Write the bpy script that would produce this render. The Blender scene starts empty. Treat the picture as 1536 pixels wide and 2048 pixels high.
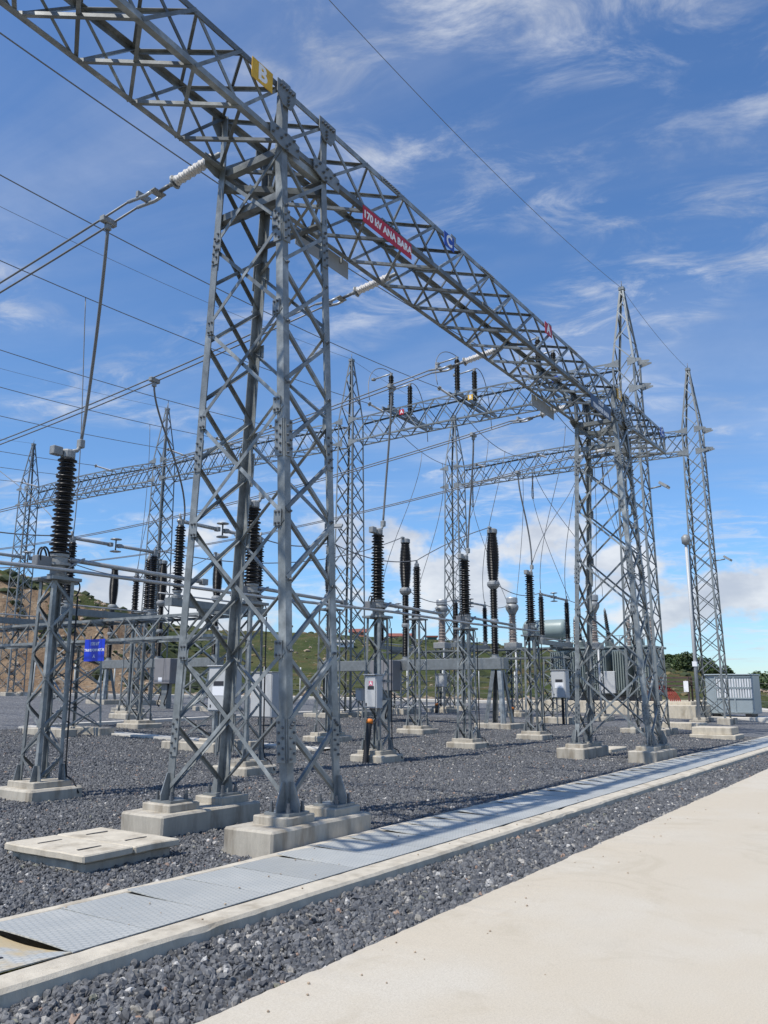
import bpy, bmesh, math, random
from mathutils import Vector, Matrix, noise
random.seed(7)
V = Vector
R = math.radians
scene = bpy.context.scene
COL = scene.collection

# ------------------------------------------------------------------ camera
CAM_H = 1.65
YAW, PITCH, ROLL = R(33.80), R(12.14), R(0.145)
fw = V((math.cos(YAW), math.sin(YAW), 0)); rt = V((math.sin(YAW), -math.cos(YAW), 0)); up = V((0, 0, 1))
dd = fw*math.cos(PITCH) + up*math.sin(PITCH)
uu = up*math.cos(PITCH) - fw*math.sin(PITCH)
rr = rt*math.cos(ROLL) + uu*math.sin(ROLL)
uu = uu*math.cos(ROLL) - rt*math.sin(ROLL)
cd = bpy.data.cameras.new('camera')
cam = bpy.data.objects.new('camera', cd); COL.objects.link(cam)
cd.sensor_fit = 'VERTICAL'; cd.sensor_height = 24.0; cd.sensor_width = 18.0
cd.lens = 1659.2/2048*24.0
cd.clip_start = 0.05; cd.clip_end = 5000
m = Matrix((rr, uu, -dd)).transposed().to_4x4(); m.translation = V((0, 0, CAM_H))
cam.matrix_world = m
scene.camera = cam
scene.render.resolution_x = 768; scene.render.resolution_y = 1024

# ------------------------------------------------------------------ light
SUN = V((-0.60, 0.17, 1.0)).normalized()
sl = bpy.data.lights.new('sun', 'SUN'); sl.energy = 5.0; sl.angle = R(0.53); sl.color = (1.0, 0.955, 0.88)
so = bpy.data.objects.new('sun', sl); COL.objects.link(so)
so.rotation_euler = (-SUN).to_track_quat('-Z', 'Y').to_euler(); so.location = (0, 0, 60)

w = bpy.data.worlds.new('World'); scene.world = w; w.use_nodes = True
nt = w.node_tree; N = nt.nodes; LK = nt.links
for n in list(N): N.remove(n)
def wn(t, **k):
    n = N.new(t)
    for a, b in k.items(): setattr(n, a, b)
    return n
SEED1, SEED2, SEED3 = 11.2, 13.4, 0.35
out = wn('ShaderNodeOutputWorld'); bg = wn('ShaderNodeBackground'); bg.inputs[1].default_value = 0.112
sky = wn('ShaderNodeTexSky'); sky.sky_type = 'NISHITA'; sky.sun_disc = False
sky.sun_elevation = math.asin(SUN.z); sky.sun_rotation = math.atan2(SUN.x, SUN.y) % (2*math.pi)
sky.altitude = 300; sky.air_density = 1.25; sky.dust_density = 0.12; sky.ozone_density = 2.2
tc = wn('ShaderNodeTexCoord'); sep = wn('ShaderNodeSeparateXYZ')
LK.new(tc.outputs['Generated'], sep.inputs[0])
def mt(op, a, b=None, clamp=False):
    n = wn('ShaderNodeMath', operation=op); n.use_clamp = clamp
    for i, x in enumerate((a, b)):
        if x is None: continue
        if isinstance(x, (int, float)): n.inputs[i].default_value = x
        else: LK.new(x, n.inputs[i])
    return n.outputs[0]
zc = mt('MAXIMUM', sep.outputs[2], 0.0)
zden = mt('ADD', zc, 0.12)
cu = mt('DIVIDE', sep.outputs[0], zden); cv = mt('DIVIDE', sep.outputs[1], zden)
comb = wn('ShaderNodeCombineXYZ'); LK.new(cu, comb.inputs[0]); LK.new(cv, comb.inputs[1])
def mapping(src, rot, scale, loc=(0, 0, 0)):
    n = wn('ShaderNodeMapping'); n.inputs['Rotation'].default_value = rot; n.inputs['Scale'].default_value = scale; n.inputs['Location'].default_value = loc
    LK.new(src, n.inputs[0]); return n.outputs[0]
def nz(src, scale, detail, rough, dist=0.0):
    n = wn('ShaderNodeTexNoise'); n.inputs['Scale'].default_value = scale; n.inputs['Detail'].default_value = detail
    n.inputs['Roughness'].default_value = rough; n.inputs['Distortion'].default_value = dist
    LK.new(src, n.inputs['Vector']); return n.outputs[0]
def rampw(src, a, b):
    n = wn('ShaderNodeMapRange'); n.interpolation_type = 'SMOOTHSTEP'
    n.inputs[1].default_value = a; n.inputs[2].default_value = b; LK.new(src, n.inputs[0]); return n.outputs[0]
# thin streaked high cloud on a flat layer, drawn out across the wind
def dot2(c, s_): return mt('ADD', mt('MULTIPLY', cu, c), mt('MULTIPLY', cv, s_))
ca_, cb_ = dot2(math.sin(YAW-.25), -math.cos(YAW-.25)), dot2(math.cos(YAW-.25), math.sin(YAW-.25))
def cvec2(sa, sb, o):
    n = wn('ShaderNodeCombineXYZ'); LK.new(mt('MULTIPLY', ca_, sa), n.inputs[0]); LK.new(mt('MULTIPLY', cb_, sb), n.inputs[1]); n.inputs[2].default_value = o; return n.outputs[0]
cir = nz(cvec2(2.5, 4.4, SEED1), 1.7, 12, 0.66, 0.8)
cir_big = nz(cvec2(1.2, 1.9, SEED2), 1.3, 3, 0.5, 0.3)
veil = mt('MULTIPLY', rampw(cir, 0.43, 0.80), rampw(cir_big, 0.42, 0.60))
veil2 = mt('MULTIPLY', rampw(nz(cvec2(.5, 1.6, 1.3), 1.0, 7, 0.58, 0.6), 0.44, 0.78), 0.20)
# fair-weather heaps low over the horizon
cvec = mapping(tc.outputs['Generated'], (0, 0, 0), (1, 1, 1.9), (SEED3, 0.62, 0.0))
cum = nz(cvec, 4.2, 9, 0.57, 0.12)
low = mt('SUBTRACT', 1.0, rampw(sep.outputs[2], 0.08, 0.27))
cumth = mt('ADD', cum, mt('MULTIPLY', low, 0.16))
heap = mt('MULTIPLY', mt('MULTIPLY', rampw(cumth, 0.59, 0.67), rampw(low, 0.0, 0.4)), rampw(sep.outputs[2], -0.05, 0.02))
cl = mt('MAXIMUM', mt('ADD', mt('MULTIPLY', veil, 0.80), veil2), mt('MULTIPLY', heap, 0.90), True)
shade = nz(cvec, 7.0, 5, 0.6)
crm = wn('ShaderNodeMix', data_type='RGBA'); crm.inputs['A'].default_value = (4.8, 5.2, 6.0, 1); crm.inputs['B'].default_value = (7.6, 7.8, 8.1, 1)
LK.new(rampw(shade, 0.35, 0.65), crm.inputs['Factor'])
mx = wn('ShaderNodeMix', data_type='RGBA')
skm = wn('ShaderNodeMix', data_type='RGBA'); skm.blend_type = 'MULTIPLY'; skm.inputs['Factor'].default_value = 1.0; skm.inputs['B'].default_value = (0.97, 1.10, 1.34, 1)
tnt = wn('ShaderNodeMix', data_type='RGBA'); tnt.inputs['A'].default_value = (0.70, 0.98, 1.42, 1); tnt.inputs['B'].default_value = (0.92, 1.10, 1.36, 1); LK.new(rampw(sep.outputs[2], 0.0, 0.35), tnt.inputs['Factor']); LK.new(tnt.outputs['Result'], skm.inputs['B'])
LK.new(sky.outputs[0], skm.inputs['A'])
hsv = wn('ShaderNodeHueSaturation'); hsv.inputs['Saturation'].default_value = 1.06; LK.new(skm.outputs['Result'], hsv.inputs['Color'])
LK.new(cl, mx.inputs['Factor']); LK.new(hsv.outputs[0], mx.inputs['A']); LK.new(crm.outputs['Result'], mx.inputs['B'])
LK.new(mx.outputs['Result'], bg.inputs[0]); LK.new(bg.outputs[0], out.inputs[0])
vs = scene.view_settings; vs.view_transform = 'Standard'; vs.look = 'None'; vs.exposure = 0.0; vs.gamma = 1.0; vs.use_curve_mapping = False

# ------------------------------------------------------------------ materials
M = {}
def mat(name, col, rough=0.6, metal=0.0, var=0.0, scale=6.0, bump=0.0, bscale=40.0, rnd=0.0, col2=None, c2scale=1.0, c2lo=0.5, c2hi=0.65, spec=0.5, stretch=None):
    m = bpy.data.materials.new(name); m.use_nodes = True
    t = m.node_tree; n = t.nodes; l = t.links; b = n['Principled BSDF']
    b.inputs['Roughness'].default_value = rough; b.inputs['Metallic'].default_value = metal
    b.inputs['Specular IOR Level'].default_value = spec
    geo = n.new('ShaderNodeNewGeometry'); src = geo.outputs['Position']
    if stretch:
        mp = n.new('ShaderNodeMapping'); mp.inputs['Scale'].default_value = stretch; l.new(src, mp.inputs[0]); src = mp.outputs[0]
    cur = None
    if col2:
        q = n.new('ShaderNodeTexNoise'); q.inputs['Scale'].default_value = c2scale; q.inputs['Detail'].default_value = 7; q.inputs['Roughness'].default_value = 0.62
        l.new(src, q.inputs['Vector'])
        mr = n.new('ShaderNodeMapRange'); mr.interpolation_type = 'SMOOTHSTEP'; mr.inputs[1].default_value = c2lo; mr.inputs[2].default_value = c2hi; l.new(q.outputs[0], mr.inputs[0])
        mxn = n.new('ShaderNodeMix'); mxn.data_type = 'RGBA'; mxn.inputs['A'].default_value = (*col, 1); mxn.inputs['B'].default_value = (*col2, 1)
        l.new(mr.outputs[0], mxn.inputs['Factor']); cur = mxn.outputs['Result']
    if var > 0 or rnd > 0:
        hs = n.new('ShaderNodeHueSaturation')
        if cur: l.new(cur, hs.inputs['Color'])
        else: hs.inputs['Color'].default_value = (*col, 1)
        q = n.new('ShaderNodeTexNoise'); q.inputs['Scale'].default_value = scale; q.inputs['Detail'].default_value = 6; q.inputs['Roughness'].default_value = 0.65
        l.new(src, q.inputs['Vector'])
        mr = n.new('ShaderNodeMapRange'); mr.inputs[1].default_value = 0.3; mr.inputs[2].default_value = 0.7; mr.inputs[3].default_value = 1-var; mr.inputs[4].default_value = 1+var
        l.new(q.outputs[0], mr.inputs[0]); val = mr.outputs[0]
        if rnd > 0:
            oi = n.new('ShaderNodeObjectInfo'); m2 = n.new('ShaderNodeMapRange'); m2.inputs[3].default_value = 1-rnd; m2.inputs[4].default_value = 1+rnd
            l.new(oi.outputs['Random'], m2.inputs[0]); mm = n.new('ShaderNodeMath'); mm.operation = 'MULTIPLY'; l.new(val, mm.inputs[0]); l.new(m2.outputs[0], mm.inputs[1]); val = mm.outputs[0]
        l.new(val, hs.inputs['Value']); cur = hs.outputs[0]
    if cur: l.new(cur, b.inputs['Base Color'])
    else: b.inputs['Base Color'].default_value = (*col, 1)
    if bump > 0:
        q = n.new('ShaderNodeTexNoise'); q.inputs['Scale'].default_value = bscale; q.inputs['Detail'].default_value = 8; q.inputs['Roughness'].default_value = 0.7
        l.new(src, q.inputs['Vector'])
        bp = n.new('ShaderNodeBump'); bp.inputs['Strength'].default_value = bump; bp.inputs['Distance'].default_value = 0.01
        l.new(q.outputs[0], bp.inputs['Height']); l.new(bp.outputs[0], b.inputs['Normal'])
    M[name] = m; return m
mat('galvanised', (0.165, 0.179, 0.181), 0.40, 0.22, 0.32, 5.0, 0.06, 60, 0.32, col2=(0.28, 0.298, 0.296), c2scale=3.0, c2lo=0.45, c2hi=0.7)
mat('galvanised_far', (0.18, 0.194, 0.194), 0.38, 0.25, 0.12, 2.0, 0, 1, 0.3)
mat('galv_plate', (0.20, 0.215, 0.217), 0.42, 0.25, 0.2, 8.0, 0.05, 60, 0.1)
mat('bolt', (0.15, 0.16, 0.17), 0.5, 0.5, 0.15, 20)
mat('aluminium', (0.38, 0.39, 0.39), 0.42, 0.45, 0.12, 6.0)
mat('cast_alloy', (0.27, 0.28, 0.28), 0.55, 0.3, 0.18, 9.0)
mat('conductor', (0.19, 0.195, 0.20), 0.55, 0.3, 0.1, 10)
mat('dark_insulator', (0.0075, 0.007, 0.0075), 0.36, 0.0, 0.2, 10, spec=0.5)
mat('porcelain', (0.30, 0.25, 0.22), 0.35, 0.0, 0.12, 8)
mat('white_insulator', (0.60, 0.58, 0.55), 0.45, 0.0, 0.10, 8)
mat('black_rubber', (0.016, 0.016, 0.018), 0.6)
mat('orange_cap', (0.75, 0.22, 0.03), 0.6)
mat('cabinet_grey', (0.45, 0.46, 0.46), 0.5, 0, 0.05, 3.0)
mat('cabinet_dark', (0.20, 0.195, 0.20), 0.5, 0, 0.08, 3.0)
mat('label_dark', (0.03, 0.03, 0.035), 0.5)
mat('label_white', (0.75, 0.76, 0.78), 0.5)
mat('sign_red', (0.42, 0.012, 0.03), 0.5, 0, 0.18, 7.0)
mat('sign_pink', (0.62, 0.13, 0.2), 0.4)
mat('sign_yellow', (0.62, 0.36, 0.02), 0.5, 0, 0.18, 7.0)
mat('sign_blue', (0.01, 0.06, 0.36), 0.5, 0, 0.18, 7.0)
mat('sign_bright_blue', (0.004, 0.035, 0.50), 0.35)
mat('sign_navy', (0.012, 0.02, 0.06), 0.4)
mat('sign_white', (0.80, 0.80, 0.80), 0.45)
mat('sign_back', (0.34, 0.36, 0.37), 0.5, 0.3, 0.1, 3)
mat('concrete', (0.41, 0.375, 0.31), 0.9, 0, 0.2, 4.0, 0.5, 45, 0, col2=(0.25, 0.215, 0.165), c2scale=2.6, c2lo=0.46, c2hi=0.72, stretch=(1.8, 1.8, .45))
mat('concrete_light', (0.50, 0.45, 0.36), 0.9, 0, 0.16, 5.0, 0.5, 50, 0, col2=(0.33, 0.285, 0.215), c2scale=2.4, c2lo=0.48, c2hi=0.74, stretch=(1.5, 1.5, .5))
mat('mortar', (0.56, 0.52, 0.45), 0.95, 0, 0.12, 12.0, 0.6, 60)
mat('transformer_green', (0.20, 0.235, 0.225), 0.45, 0, 0.06, 2.0)
mat('conservator', (0.24, 0.30, 0.29), 0.4, 0, 0.06, 2.0)
mat('shelter_blue', (0.30, 0.35, 0.37), 0.42, 0.2, 0.06, 2.0)
mat('louvre', (0.72, 0.73, 0.74), 0.35, 0.2, 0.1, 3.0)
mat('rust_steel', (0.07, 0.045, 0.04), 0.7)
mat('red_cable', (0.28, 0.02, 0.02), 0.5)
mat('white_pipe', (0.46, 0.47, 0.47), 0.45)
mat('fence_post_mat', (0.45, 0.46, 0.44), 0.8)
mat('rubble', (0.30, 0.235, 0.17), 0.95, 0, 0.3, 1.5, 0, 1, 0.25)
mat('house_wall', (0.42, 0.30, 0.23), 0.9, 0, 0.1, 1.0)
mat('house_orange', (0.42, 0.17, 0.11), 0.9, 0, 0.15, 1.0)
mat('house_roof', (0.22, 0.08, 0.06), 0.9, 0, 0.1, 1.0)
mat('house_grey', (0.30, 0.31, 0.30), 0.9)
mat('house_glass', (0.05, 0.06, 0.07), 0.2)
mat('teal_paint', (0.03, 0.16, 0.13), 0.6)
mat('bark', (0.07, 0.05, 0.035), 0.9)
mat('perimeter_concrete', (0.55, 0.52, 0.46), 0.9, 0, 0.1, 1.0)

def shader(name):
    m = bpy.data.materials.new(name); m.use_nodes = True; M[name] = m
    return m, m.node_tree.nodes, m.node_tree.links, m.node_tree.nodes['Principled BSDF']
# concrete road
m_, n, l, b = shader('road_concrete'); b.inputs['Roughness'].default_value = 0.9
geo = n.new('ShaderNodeNewGeometry')
def nn(scale, det, rough, src=None, dist=0.0):
    q = n.new('ShaderNodeTexNoise'); q.inputs['Scale'].default_value = scale; q.inputs['Detail'].default_value = det; q.inputs['Roughness'].default_value = rough; q.inputs['Distortion'].default_value = dist
    l.new(src if src else geo.outputs['Position'], q.inputs['Vector']); return q.outputs[0]
def mr_(src, a, b_, c=0.0, d=1.0):
    q = n.new('ShaderNodeMapRange'); q.interpolation_type = 'SMOOTHSTEP'
    for i, x in enumerate((a, b_, c, d)): q.inputs[i+1].default_value = x
    l.new(src, q.inputs[0]); return q.outputs[0]
def mixc(f, a, b_, mode='MIX'):
    q = n.new('ShaderNodeMix'); q.data_type = 'RGBA'; q.blend_type = mode
    if isinstance(f, (int, float)): q.inputs['Factor'].default_value = f
    else: l.new(f, q.inputs['Factor'])
    for k, x in (('A', a), ('B', b_)):
        if isinstance(x, tuple): q.inputs[k].default_value = (*x, 1)
        else: l.new(x, q.inputs[k])
    return q.outputs['Result']
c = mixc(mr_(nn(0.55, 5, 0.6), 0.42, 0.66), (0.525, 0.462, 0.36), (0.55, 0.505, 0.42))
c = mixc(mr_(nn(1.6, 8, 0.7, None, 0.4), 0.55, 0.75, 0, 0.6), c, (0.47, 0.42, 0.335))
c = mixc(mr_(nn(90, 4, 0.7), 0.3, 0.75, 0, 0.6), c, (0.40, 0.35, 0.27))
mp = n.new('ShaderNodeMapping'); mp.inputs['Rotation'].default_value = (0, 0, R(14)); mp.inputs['Scale'].default_value = (1.2, 26, 1); l.new(geo.outputs['Position'], mp.inputs[0])
c = mixc(mr_(nn(3.0, 5, 0.6, mp.outputs[0]), 0.60, 0.72, 0, 0.25), c, (0.42, 0.38, 0.32))
vo = n.new('ShaderNodeTexVoronoi'); vo.inputs['Scale'].default_value = 3.2; l.new(geo.outputs['Position'], vo.inputs['Vector'])
c = mixc(mr_(vo.outputs['Distance'], 0.022, 0.010), c, (0.10, 0.095, 0.085))
c = mixc(mr_(nn(220, 3, 0.6), 0.56, 0.68, 0, 0.65), c, (0.28, 0.24, 0.18))
c = mixc(mr_(nn(0.9, 7, 0.7, None, 1.5), 0.52, 0.66, 0, 0.42), c, (0.40, 0.345, 0.255))
l.new(c, b.inputs['Base Color'])
bp = n.new('ShaderNodeBump'); bp.inputs['Strength'].default_value = 0.35; bp.inputs['Distance'].default_value = 0.006
l.new(nn(70, 8, 0.75), bp.inputs['Height']); l.new(bp.outputs[0], b.inputs['Normal'])
# gravel bed
m_, n, l, b = shader('gravel_bed'); b.inputs['Roughness'].default_value = 0.75
geo = n.new('ShaderNodeNewGeometry')
vo = n.new('ShaderNodeTexVoronoi'); vo.inputs['Scale'].default_value = 16.0; l.new(geo.outputs['Position'], vo.inputs['Vector'])
sx = n.new('ShaderNodeSeparateColor'); l.new(vo.outputs['Color'], sx.inputs[0])
c = mixc(mr_(sx.outputs[0], 0.0, 1.0), (0.07, 0.073, 0.078), (0.18, 0.182, 0.187))
c = mixc(mr_(sx.outputs[1], 0.94, 0.97), c, (0.34, 0.32, 0.28))
c = mixc(mr_(nn(0.35, 4, 0.6), 0.35, 0.7, 0, 0.35), c, (0.05, 0.052, 0.06))
l.new(c, b.inputs['Base Color'])
bp = n.new('ShaderNodeBump'); bp.inputs['Strength'].default_value = 1.0; bp.inputs['Distance'].default_value = 0.04; bp.invert = True
l.new(vo.outputs['Distance'], bp.inputs['Height']); l.new(bp.outputs[0], b.inputs['Normal'])
# loose stones, colour by instance
m_, n, l, b = shader('stone'); b.inputs['Roughness'].default_value = 0.62
oi = n.new('ShaderNodeObjectInfo'); cr = n.new('ShaderNodeValToRGB'); cr.color_ramp.interpolation = 'CONSTANT'
els = [(0.0, (0.050, 0.052, 0.055)), (0.22, (0.078, 0.081, 0.085)), (0.48, (0.108, 0.111, 0.115)), (0.70, (0.145, 0.147, 0.149)), (0.86, (0.19, 0.188, 0.18)), (0.92, (0.27, 0.25, 0.21)), (0.95, (0.40, 0.375, 0.33)), (0.972, (0.55, 0.53, 0.49)), (0.985, (0.34, 0.22, 0.15)), (0.993, (0.24, 0.235, 0.17))]
e0 = cr.color_ramp.elements; e0[0].position = 0; e0[0].color = (*els[0][1], 1); e0[1].position = els[1][0]; e0[1].color = (*els[1][1], 1)
for p, cc in els[2:]:
    e = e0.new(p); e.color = (*cc, 1)
l.new(oi.outputs['Random'], cr.inputs[0])
geo = n.new('ShaderNodeNewGeometry')
c = mixc(mr_(nn(45, 6, 0.7), 0.3, 0.7, 0.0, 0.5), cr.outputs[0], (0.10, 0.10, 0.105)); l.new(c, b.inputs['Base Color'])
M['stone_mixed'] = M['stone'].copy(); M['stone_mixed'].name = 'stone_mixed'
for e in cr.color_ramp.elements:
    if .84 < e.position < .99: e.position = .93+(e.position-.86)*.45
# chequer plate trench covers: raised lozenges
m_, n, l, b = shader('chequer_plate'); b.inputs['Roughness'].default_value = 0.55; b.inputs['Metallic'].default_value = 0.12
geo = n.new('ShaderNodeNewGeometry'); oi = n.new('ShaderNodeObjectInfo')
c = mixc(mr_(nn(1.7, 6, 0.6), 0.35, 0.7), (0.42, 0.425, 0.40), (0.50, 0.495, 0.455))
c = mixc(mr_(nn(5.0, 8, 0.7), 0.58, 0.78, 0, 0.6), c, (0.46, 0.42, 0.34))
hs = n.new('ShaderNodeHueSaturation'); l.new(c, hs.inputs['Color']); q = n.new('ShaderNodeMapRange'); q.inputs[3].default_value = 0.88; q.inputs[4].default_value = 1.1; l.new(oi.outputs['Random'], q.inputs[0]); l.new(q.outputs[0], hs.inputs['Value'])
br = n.new('ShaderNodeTexBrick'); br.offset = 0.5; br.inputs['Scale'].default_value = 1.0; br.inputs['Mortar Size'].default_value = 0.007
br.inputs['Brick Width'].default_value = 0.06; br.inputs['Row Height'].default_value = 0.034
br.inputs['Color1'].default_value = (1, 1, 1, 1); br.inputs['Color2'].default_value = (0.9, 0.9, 0.9, 1); br.inputs['Mortar'].default_value = (0, 0, 0, 1)
mp = n.new('ShaderNodeMapping'); mp.inputs['Rotation'].default_value = (0, 0, R(62)); l.new(geo.outputs['Position'], mp.inputs[0]); l.new(mp.outputs[0], br.inputs['Vector'])
cdk = mixc(mr_(br.outputs['Color'], 0.2, 0.8, 0.5, 0.0), hs.outputs[0], (0.23, 0.25, 0.25)); l.new(cdk, b.inputs['Base Color'])
bp = n.new('ShaderNodeBump'); bp.inputs['Strength'].default_value = 0.5; bp.inputs['Distance'].default_value = 0.003; l.new(br.outputs['Color'], bp.inputs['Height']); l.new(bp.outputs[0], b.inputs['Normal'])
# rusty stained version of the bent end plate
M['chequer_rust'] = M['chequer_plate'].copy(); M['chequer_rust'].name = 'chequer_rust'
t = M['chequer_rust'].node_tree; n = t.nodes; l = t.links; b = n['Principled BSDF']; oldc = b.inputs['Base Color'].links[0].from_socket
geo = n.new('ShaderNodeNewGeometry'); l.new(mixc(mr_(nn(1.9, 4, 0.5), 0.42, 0.52), oldc, (0.50, 0.40, 0.24)), b.inputs['Base Color'])
# terrain: turf, bare earth on the steep cut, rubble at its foot
m_, n, l, b = shader('terrain'); b.inputs['Roughness'].default_value = 0.95; b.inputs['Specular IOR Level'].default_value = 0.15
geo = n.new('ShaderNodeNewGeometry')
grass = mixc(mr_(nn(0.22, 7, 0.62), 0.35, 0.65), (0.045, 0.062, 0.018), (0.088, 0.088, 0.034))
grass = mixc(mr_(nn(0.10, 6, 0.65), 0.50, 0.62), grass, (0.028, 0.036, 0.014))
grass = mixc(mr_(nn(0.16, 7, 0.7, None, 1.0), 0.56, 0.66), grass, (0.10, 0.075, 0.035))
grass = mixc(mr_(nn(1.1, 8, 0.75), 0.60, 0.68), grass, (0.27, 0.235, 0.17))
earth = mixc(mr_(nn(0.5, 9, 0.7), 0.3, 0.7), (0.165, 0.105, 0.065), (0.33, 0.24, 0.155))
earth = mixc(mr_(nn(1.6, 7, 0.7), 0.58, 0.70), earth, (0.40, 0.345, 0.27))
earth = mixc(mr_(nn(0.35, 6, 0.6), 0.60, 0.68), earth, (0.06, 0.065, 0.025))
at = n.new('ShaderNodeVertexColor'); at.layer_name = 'earth'
sc = n.new('ShaderNodeSeparateColor'); l.new(at.outputs[0], sc.inputs[0])
ad = n.new('ShaderNodeMath'); ad.operation = 'ADD'; l.new(sc.outputs[0], ad.inputs[0])
sb = n.new('ShaderNodeMapRange'); sb.inputs[3].default_value = -0.28; sb.inputs[4].default_value = 0.28; l.new(nn(0.45, 7, 0.65), sb.inputs[0]); l.new(sb.outputs[0], ad.inputs[1])
l.new(mixc(mr_(ad.outputs[0], 0.45, 0.58), grass, earth), b.inputs['Base Color'])
bp = n.new('ShaderNodeBump'); bp.inputs['Strength'].default_value = 0.9; bp.inputs['Distance'].default_value = 0.5; l.new(nn(0.9, 9, 0.7), bp.inputs['Height']); l.new(bp.outputs[0], b.inputs['Normal'])
# leaves
m_, n, l, b = shader('leaf'); b.inputs['Roughness'].default_value = 0.6
geo = n.new('ShaderNodeNewGeometry'); l.new(mixc(mr_(nn(2.2, 4, 0.6), 0.35, 0.65), (0.028, 0.055, 0.014), (0.075, 0.105, 0.03)), b.inputs['Base Color'])

# ------------------------------------------------------------------ helpers
def link(name, data, parent=None, mtl=None):
    o = bpy.data.objects.new(name, data); COL.objects.link(o)
    if parent is not None: o.parent = parent
    if mtl is not None and data is not None and len(data.materials) == 0: data.materials.append(M[mtl] if isinstance(mtl, str) else mtl)
    return o
def tag(o, label, cat, group=None):
    o['label'] = label; o['category'] = cat
    if group: o['group'] = group
    return o
def struct(o, kind='structure'):
    o['kind'] = kind; return o
def thing(name, label, cat, loc=(0, 0, 0), rz=0.0, group=None):
    o = bpy.data.objects.new(name, None); COL.objects.link(o); o.empty_display_size = 0.2
    o.location = loc; o.rotation_euler = (0, 0, rz)
    return tag(o, label, cat, group)
def me_new(name, verts, faces, smooth=False):
    me = bpy.data.meshes.new(name); me.from_pydata([tuple(v) for v in verts], [], faces); me.update()
    if smooth: me.shade_smooth()
    return me
def copy_tree(o, parent=None):
    c = o.copy(); COL.objects.link(c); c.parent = parent
    for ch in o.children: copy_tree(ch, c)
    return c
def place_copy(proto, used, loc, label, group=None, rz=0.0):
    o = proto if not used[0] else copy_tree(proto)
    used[0] = True
    o.location = loc; o.rotation_euler = (0, 0, rz); o['label'] = label
    if group: o['group'] = group
    return o
CH = {}
def children_of(o): return o.children
# shared unit meshes
LP = [(0, 0), (1, 0), (1, .1), (.1, .1), (.1, 1), (0, 1)]
vs_ = [(x, y, 0) for x, y in LP] + [(x, y, 1) for x, y in LP]
fs_ = [(i, (i+1) % 6, (i+1) % 6+6, i+6) for i in range(6)] + [(5, 4, 3, 2, 1, 0), (6, 7, 8, 9, 10, 11)]
UNITL = {}
def unitL(mtl):
    if mtl not in UNITL:
        me = me_new('angle_section', vs_, fs_); me.materials.append(M[mtl]); UNITL[mtl] = me
    return UNITL[mtl]
def lbar(parent, name, p0, p1, xd, yd, w, mtl='galvanised'):
    p0 = V(p0); p1 = V(p1); z = p1-p0; L = z.length; z.normalize()
    x = V(xd) - z*V(xd).dot(z); x.normalize()
    y = z.cross(x)
    if y.dot(V(yd)) < 0:          # swap the two legs so that the section stays right-handed
        y2 = V(yd) - z*V(yd).dot(z); y2.normalize(); x, y = y2, z.cross(y2)
    o = link(name, unitL(mtl), parent)
    mm = Matrix((x*w, y*w, z*L)).transposed().to_4x4(); mm.translation = p0
    o.matrix_basis = mm
    return o
UB = {}
def unitbox(mtl):
    if mtl not in UB:
        bm = bmesh.new(); bmesh.ops.create_cube(bm, size=1); me = bpy.data.meshes.new('box_section'); bm.to_mesh(me); bm.free(); me.materials.append(M[mtl]); UB[mtl] = me
    return UB[mtl]
def box(parent, name, c, s, mtl, rz=0.0, rot=None):
    o = link(name, unitbox(mtl), parent); o.location = c; o.scale = s
    o.rotation_euler = rot if rot else (0, 0, rz)
    return o
def bevbox(name, x0, x1, y0, y1, z0, z1, mtl, parent=None, bev=0.02, wob=0.0, seg=1, cuts=0, seed=0):
    bm = bmesh.new(); bmesh.ops.create_cube(bm, size=1)
    for v in bm.verts: v.co = V(((x0+x1)/2+v.co.x*(x1-x0), (y0+y1)/2+v.co.y*(y1-y0), (z0+z1)/2+v.co.z*(z1-z0)))
    if cuts: bmesh.ops.subdivide_edges(bm, edges=bm.edges[:], cuts=cuts, use_grid_fill=True)
    if bev: bmesh.ops.bevel(bm, geom=[e for e in bm.edges if len(e.link_faces) == 2 and e.calc_face_angle() > 0.5], offset=bev, segments=seg, affect='EDGES')
    if wob:
        for v in bm.verts:
            v.co += V((noise.noise(v.co*3+V((seed, 0, 0))), noise.noise(v.co*3+V((0, seed, 9))), noise.noise(v.co*4+V((5, 0, seed)))))*wob
    me = bpy.data.meshes.new(name); bm.to_mesh(me); bm.free()
    return link(name, me, parent, mtl)
def lathe_me(name, prof, seg=16, smooth=True):
    vs, fs = [], []
    for r, z in prof:
        for k in range(seg):
            a = 2*math.pi*k/seg; vs.append((r*math.cos(a), r*math.sin(a), z))
    for i in range(len(prof)-1):
        for k in range(seg):
            a, b_ = i*seg+k, i*seg+(k+1) % seg
            fs.append((a, b_, b_+seg, a+seg))
    fs.append(tuple(range(seg-1, -1, -1))); fs.append(tuple((len(prof)-1)*seg+k for k in range(seg)))
    return me_new(name, vs, fs, smooth)
def shed_profile(z0, z1, core0, core1, r0, r1, n, alt=0.82):
    prof = [(core0, z0)]
    p = (z1-z0)/n
    for i in range(n):
        t = (i+.5)/n; c = core0+(core1-core0)*t; r = (r0+(r1-r0)*t)*(1 if i % 2 == 0 else alt); z = z0+i*p
        prof += [(c, z+p*.10), (r, z+p*.22), (r, z+p*.42), (c+(r-c)*.25, z+p*.72), (c, z+p*.85)]
    prof.append((core1, z1)); return prof
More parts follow.
